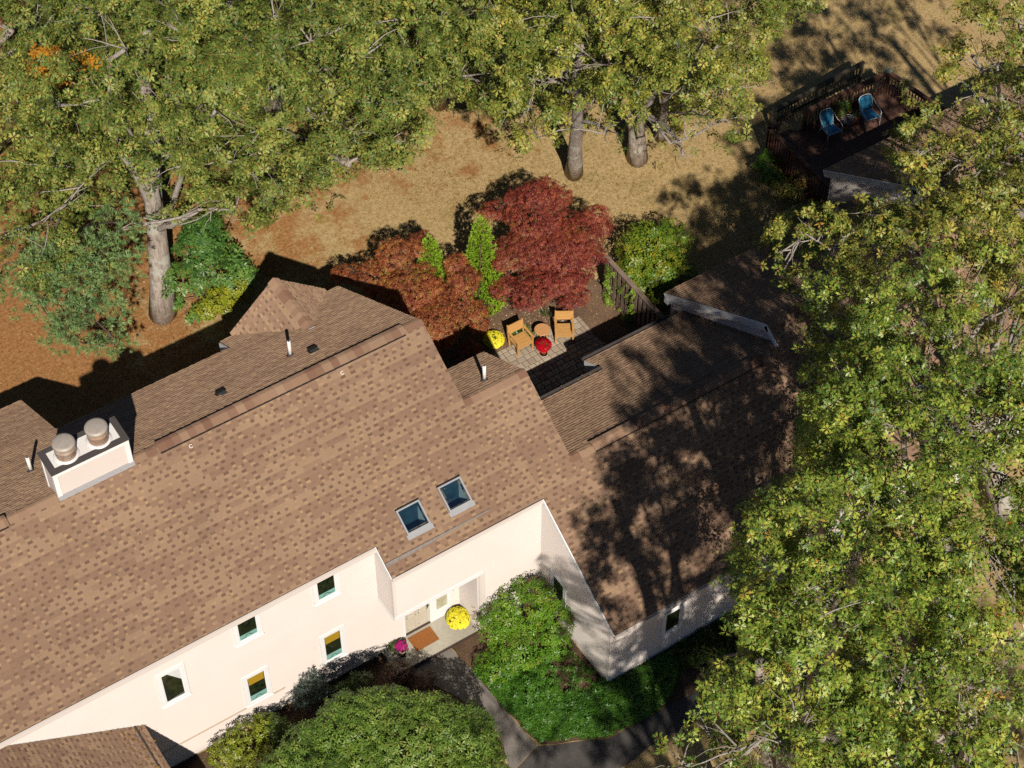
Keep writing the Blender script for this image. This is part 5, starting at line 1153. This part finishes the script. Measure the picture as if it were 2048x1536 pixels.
# ================================================================ GARDEN OBJECTS
def teak_chair(label):
    t = thing('teak_chair', (0, 0, 0), label, 'chair', 'teak armchairs on the patio'); w = 0.62; d = 0.56
    m = MB()
    for k in range(4): m.box((-w/2+.055, -d/2+.01+k*.132, .385-.012*k), (w/2-.055, -d/2+.01+k*.132+.128, .41-.012*k))
    m.box((-w/2+.05, -d/2-.015, .32), (w/2-.05, -d/2+.01, .405)); m.build('seat', M['teak'], t)
    m = MB(); B0 = np.array([0, d/2-.03, .42]); bu = np.array([0, .24, .97]); bn = np.array([0, -.97, .24])
    for a, b in ((0.13, 0.245), (0.25, 0.365), (.37, .46)): m.obox(B0, (1, 0, 0), bu, bn, (-w/2+.05, a, -.012), (w/2-.05, b, .012))
    m.build('backrest', M['teak'], t)
    for sx in (-1, 1):
        m = MB(); x = sx*(w/2-.03); m.box((x-.028, -d/2, 0), (x+.028, -d/2+.055, .60)); m.build('leg', M['teak'], t)
        m = MB(); m.bar((x, d/2-.03, 0), (x, d/2+.09, .88), .055, .045); m.build('leg', M['teak'], t)
        m = MB(); m.obox((x, -d/2-.03, .60), (1, 0, 0), (0, 1, .01), (0, -.01, 1), (-.038, 0, 0), (.038, d+.10, .026)); m.build('armrest', M['teak'], t)
        m = MB(); m.box((x-.014, -d/2+.05, .31), (x+.014, d/2-.02, .39)); m.build('side_rail', M['teak'], t)
    return t
a = teak_chair('teak armchair turned towards the table, right of the yellow flowers')
a.location = (4.82, 11.92, 0.03); a.rotation_euler = (0, 0, 0)
b = copy_tree(a); b['label'] = 'teak armchair nearest the garden fence, right of the red flowers'
b.location = (6.24, 11.52, 0.03); b.rotation_euler = (0, 0, math.atan2(-.53, .85))
t = thing('round_table', (5.6, 11.85, 0.03), 'small round teak table between the two armchairs', 'table')
m = MB(); c = (5.6, 11.85, 0.03); m.lathe(c, [(.25, .42), (.262, .43), (.262, .45), (.25, .46), (0, .46)], 32); m.build('table_top', M['teak2'], t)
for k in range(4):
    m = MB(); a_ = k*math.pi/2+.6; p = np.array([c[0]+math.cos(a_)*.17, c[1]+math.sin(a_)*.17, .03]); m.bar(p, p+np.array([-.03*math.cos(a_), -.03*math.sin(a_), .39]), .035); m.build('leg', M['teak2'], t)
def mum(name, label, c, r, h, petal, pot=None, potr=.11, dens=5200, leafy=.25, group=None):
    t = thing(name, (c[0], c[1], c[2]), label, 'flowers', group); z0 = c[2]
    if pot:
        m = MB(); m.lathe((c[0], c[1], z0), [(potr*.72, 0), (potr*.95, .17), (potr*1.08, .18), (potr*1.08, .24), (potr*.9, .24), (potr*.85, .2), (0, .2)], 24); m.build('pot', M[pot], t, True)
        m = MB(); m.lathe((c[0], c[1], z0), [(potr*1.15, 0), (potr*1.25, .02), (potr*1.1, .02), (0, .015)], 24); m.build('saucer', M['cream_pot'], t, True)
        z0 += .27
    cc = (c[0]+(.02 if pot else 0), c[1]+(.06 if pot else 0), z0+h*.35)
    foliage('foliage', M['dkgreen'], SMALLT, [(cc, (r*.93, r*.93, h*.6))], 2600*1.0, parent=t, gap=0, low=-.9, inner=.5, size=.8, rough=.05)
    foliage('blossoms', M[petal], PETT, [(cc, (r, r, h*.65))], dens, parent=t, gap=0.0, low=-.15 if leafy else -.9, inner=.93, up=.6, size=1.25, rough=.05, tone=(.55, .25), axj=.25)
    return t
mum('chrysanthemum', 'yellow chrysanthemum mound on the mulch left of the teak chairs', (4.2, 12.57, 0.0), .33, .42, 'yellowmum', group='yellow chrysanthemums')
mum('chrysanthemum', 'yellow chrysanthemum mound on the porch slab by the front door', (-2.50, 4.05, 0.15), .35, .48, 'yellowmum', group='yellow chrysanthemums')
mum('chrysanthemum', 'potted red chrysanthemum in front of the round teak table', (5.28, 11.27, 0.03), .26, .27, 'redmum', 'terracotta')
mum('chrysanthemum', 'potted magenta chrysanthemum on the stoop beside the door mat', (-4.45, 3.98, 0.15), .17, .24, 'pinkmum', 'cream_pot', .09)
bush('leafy_plant', 'green plant with dusky tips behind the magenta flowers', [((-4.55, 4.22, .34), (.2, .15, .2))], 'dkgreen', SHRUBT, 1100, 'plant', stems=3, gap=.1)
m = MB(); m.obox((-4.04, 3.83, .15), (1, .01, 0), (-.01, 1, 0), (0, 0, 1), (0, 0, 0), (.76, .52, .02)); tag(m.build('door_mat', M['mat']), 'rust brown coir door mat lying on the stoop', 'door mat')
m = MB(); m.box((-1.98, 3.36, 0), (-1.76, 3.47, .07)); tag(m.build('brick', M['brick']), 'loose pink brick at the corner of the stoop by the shrub', 'brick')
t = thing('garden_light', (7.2, 12.3, 0), 'small dark spotlight on a stake at the corner of the patio', 'garden light')
m = MB(); m.tube([(7.2, 12.3, 0), (7.2, 12.3, .16)], .012, 6); m.build('stake', M['black'], t)
m = MB(); m.tube([(7.16, 12.34, .16), (7.19, 12.27, .20), (7.2, 12.22, .21)], [.03, .045, .05], 12); m.build('lamp_head', M['bluestrap'], t, True)

# fence with climbing vine
t = thing('garden_fence', (8.45, 11, 0), 'weathered grey brown slatted fence running away beside the patio', 'fence')
FH = 1.78; y = 9.35
m = MB(); m.box((8.38, 9.3, FH-.04), (8.54, 12.45, FH)); m.build('top_rail', M['fence'], t)
for z in (.35, 1.45):
    m = MB(); m.box((8.44, 9.35, z), (8.48, 12.4, z+.09)); m.build('rail', M['fence'], t)
for py in (9.35, 10.9, 12.38):
    m = MB(); m.box((8.415, py-.045, 0), (8.505, py+.045, FH-.04)); m.build('post', M['fence'], t)
k = 0; R_ = random.Random(9)
while y < 12.35:
    m = MB(); xx = 8.405 if True else 8.5; m.box((xx, y+.06, .05+R_.uniform(-.02, .02)), (xx+.02, y+.06+.135, FH-.045)); m.build('board', M['fence'], t); y += .235; k += 1
k = 0; y = 9.47
while y < 12.3:
    m = MB(); m.box((8.49, y+.06, .05), (8.51, y+.06+.135, FH-.045)); m.build('board', M['fence'], t); y += .235
v = thing('climbing_vine', (8.3, 11.8, 0), 'bright green vine climbing the patio side of the fence', 'vine')
m = MB(); R_ = random.Random(4); VP = []
for k in range(9):
    y0_ = R_.uniform(10.6, 12.3); p = np.array([8.3, y0_, 0.02]); pts = [p]
    for j in range(9):
        p = p+np.array([0, R_.uniform(-.12, .12), .18]); p[0] = 8.37+R_.uniform(-.03, .01); pts.append(p.copy()); VP.append(p.copy())
        if p[2] > R_.uniform(1.0, 2.4): break
    m.tube(pts, .008, 5)
m.build('stem', M['stem'], v)
VP = [(tuple(p), (.06, .10, .10)) for p in VP if R_.random() < .42]+[((8.25, 11.9, .18), (.14, .2, .16)), ((8.25, 10.9, .2), (.12, .16, .2))]
foliage('leaf', M['lime'], SHRUBT, VP, 700, parent=v, gap=.1, low=-.9, up=.2, tone=(.75, .2))

# ================================================================ DECK FURNITURE
def strap_chair(label):
    t = thing('patio_chair', (0, 0, 0), label, 'chair', 'blue strapped chairs on the deck'); w = .54; tb = .016
    def quad(A, B, C_, D_, n, name):       # woven strap panel between four corners (A-B bottom, D-C top)
        A, B, C_, D_ = map(lambda q: np.array(q, float), (A, B, C_, D_)); m = MB(); P = lambda s, r: (A*(1-s)+B*s)*(1-r)+(D_*(1-s)+C_*s)*r
        nn = np.cross(B-A, D_-A); nn /= np.linalg.norm(nn)
        def strap(s0, r0, s1, r1, h):
            p, q = P(s0, r0), P(s1, r1); L = np.linalg.norm(q-p)
            if L < .03: return
            d = (q-p)/L; sd = np.cross(nn, d)*.016; m.solid([p-sd+nn*h, q-sd+nn*h, q+sd+nn*h, p+sd+nn*h], [p-sd+nn*(h+.003), q-sd+nn*(h+.003), q+sd+nn*(h+.003), p+sd+nn*(h+.003)])
        for k in range(-n, n):
            o = (k+.5)/n
            s0, s1 = max(0, o), min(1, 1+o)
            strap(s0, s0-o, s1, s1-o, 0.0); strap(1-s0, s0-o, 1-s1, s1-o, .004)
        return m.build(name, M['bluestrap'], t)
    SF, SBk = (-.25, .43), (.22, .40)
    quad((-w/2, SF[0], SF[1]), (w/2, SF[0], SF[1]), (w/2-.04, SBk[0], SBk[1]), (-w/2+.04, SBk[0], SBk[1]), 10, 'seat')
    quad((-w/2+.03, .24, .43), (w/2-.03, .24, .43), (w/2-.02, .44, .93), (-w/2+.02, .44, .93), 10, 'backrest')
    m = MB(); m.tube([(-w/2, -.25, .43), (w/2, -.25, .43), (w/2-.04, .23, .40), (-w/2+.04, .23, .40), (-w/2, -.25, .43)], tb, 8)
    m.tube([(-w/2+.03, .23, .42), (-w/2+.0, .34, .72), (-w/2+.02, .43, .90), (-w/2+.09, .46, .96), (0, .47, .985), (w/2-.09, .46, .96), (w/2-.02, .43, .90), (w/2, .34, .72), (w/2-.03, .23, .42)], tb, 8); m.build('frame', M['whitetube'], t, True)
    for sx in (-1, 1):
        x = sx*(w/2+.02); m = MB(); m.tube([(x, -.27, 0), (x, -.26, .30), (x, -.25, .44)], tb, 8); m.build('leg', M['whitetube'], t, True)
        m = MB(); m.tube([(x*.92, .34, 0), (x*.9, .27, .25), (x*.88, .23, .42)], tb, 8); m.build('leg', M['whitetube'], t, True)
        m = MB(); m.tube([(x, -.25, .44), (x*1.1, -.22, .60), (x*1.12, -.10, .66), (x*1.08, .12, .68), (x*.98, .36, .82)], tb, 8); m.build('armrest', M['whitetube'], t, True)
    return t
a = strap_chair('blue strapped metal chair left of the little table on the deck')
a.location = (18.95, 13.72, dz); a.rotation_euler = (0, 0, rad(-5))
b = copy_tree(a); b['label'] = 'blue strapped metal chair right of the little table on the deck'; b.location = (20.55, 13.55, dz); b.rotation_euler = (0, 0, rad(-8))
t = thing('side_table', (19.75, 13.75, dz), 'small round lattice metal table between the blue chairs', 'table')
m = MB(); c = np.array([19.75, 13.75, dz+.45]); ring = lambda r, z=0: [c+np.array([math.cos(q)*r, math.sin(q)*r, z]) for q in np.linspace(0, 2*math.pi, 25)]
m.tube(ring(.25), .013, 6); m.tube(ring(.16), .009, 5); m.tube(ring(.08), .009, 5)
for k in range(12): a_ = k*math.pi/6; m.tube([c+np.array([math.cos(a_)*.08, math.sin(a_)*.08, 0]), c+np.array([math.cos(a_)*.25, math.sin(a_)*.25, 0])], .008, 5)
m.build('table_top', M['greymetal'], t)
for k in range(3):
    a_ = k*2.094+.3; m = MB(); m.tube([c+np.array([math.cos(a_)*.20, math.sin(a_)*.20, 0]), c+np.array([math.cos(a_)*.10, math.sin(a_)*.10, -.2]), c+np.array([math.cos(a_)*.22, math.sin(a_)*.22, -.45])], .011, 6); m.build('leg', M['greymetal'], t, True)
t = thing('flower_pot', (19.75, 14.2, dz), 'brown pot of orange and green flowers against the deck railing', 'potted plant')
m = MB(); m.lathe((19.75, 14.2, dz), [(.13, 0), (.17, .28), (.19, .30), (.19, .34), (.15, .34), (0, .30)], 24); m.build('pot', M['terracotta'], t, True)
foliage('foliage', M['dkgreen'], BROADT, [((19.75, 14.15, dz+.62), (.36, .26, .28))], 900, parent=t, gap=.1, tone=(.7, .2))
foliage('blossoms', M['orangebloom'], SMALLT, [((19.75, 14.12, dz+.64), (.36, .26, .28))], 230, parent=t, gap=.1, inner=.95)
t = thing('flower_pot', (20.15, 13.75, dz), 'tall terracotta pot just behind the right blue chair', 'potted plant')
m = MB(); m.lathe((20.13, 13.8, dz), [(.10, 0), (.12, .3), (.15, .34), (.15, .38), (.12, .38), (0, .34)], 20); m.build('pot', M['terracotta'], t, True)
foliage('foliage', M['dkgreen'], SMALLT, [((20.13, 13.8, dz+.45), (.13, .13, .12))], 1500, parent=t, gap=0)
bush('potted_plant', 'pale silvery plant sitting on the far corner of the deck rail', [((22.1, 14.5, rz+.08), (.16, .12, .07))], 'spruce', SMALLT, 2500, 'plant', stems=0, gap=0, tone=(.9, .2))
P_ = rng.uniform([-12.85, 2.6], [-12.13, 4.32], (70, 2)); P3_ = np.column_stack([P_, 2.86+(-12.12-P_[:, 0])*gs+.03])
o = inst_mesh('fallen_leaves', M['orange'], LITT, P3_, np.tile(np.array([[.5, 0, .84]]), (70, 1))+rng.normal(0, .1, (70, 3)), rng.uniform(.4, .8, 70), rng.random(70), None, .2)
tag(o, 'dry orange leaves caught on the lower left side roof', 'fallen leaves', None, 'stuff')

n_ = 110; gx_ = rng.uniform(1.5, 4.9, n_); P3_ = np.column_stack([gx_, rng.uniform(7.50, 7.74, n_), np.full(n_, zr(YW)-.63*(7.6-YW)+.02)])
o = inst_mesh('fallen_leaves', M['litter'], LITT, P3_, np.tile(np.array([[0, .4, .9]]), (n_, 1))+rng.normal(0, .2, (n_, 3)), rng.uniform(.3, .6, n_), rng.uniform(.3, .9, n_), None, .2)
tag(o, 'brown leaves caught in the rear gutter beside the patio', 'fallen leaves', None, 'stuff')
n_ = 260; fx_ = rng.uniform(-15, 8, n_); fy_ = rng.uniform(.2, 8.2, n_); ok_ = (fy_ > 4.4) & (fx_ < -.9) | (fx_ > .3) & (fy_ < 3.9)
fx_, fy_ = fx_[ok_], fy_[ok_]; n_ = len(fx_)
o = inst_mesh('fallen_leaves', M['litter'], LITT, np.column_stack([fx_, fy_, zr(fy_)+.035]), np.tile(np.array([[0, -.53, .85]]), (n_, 1))+rng.normal(0, .1, (n_, 3)), rng.uniform(.3, .6, n_), rng.uniform(.2, .9, n_), None, .2)
tag(o, 'few dry leaves scattered on the big front roof slope', 'fallen leaves', None, 'stuff')
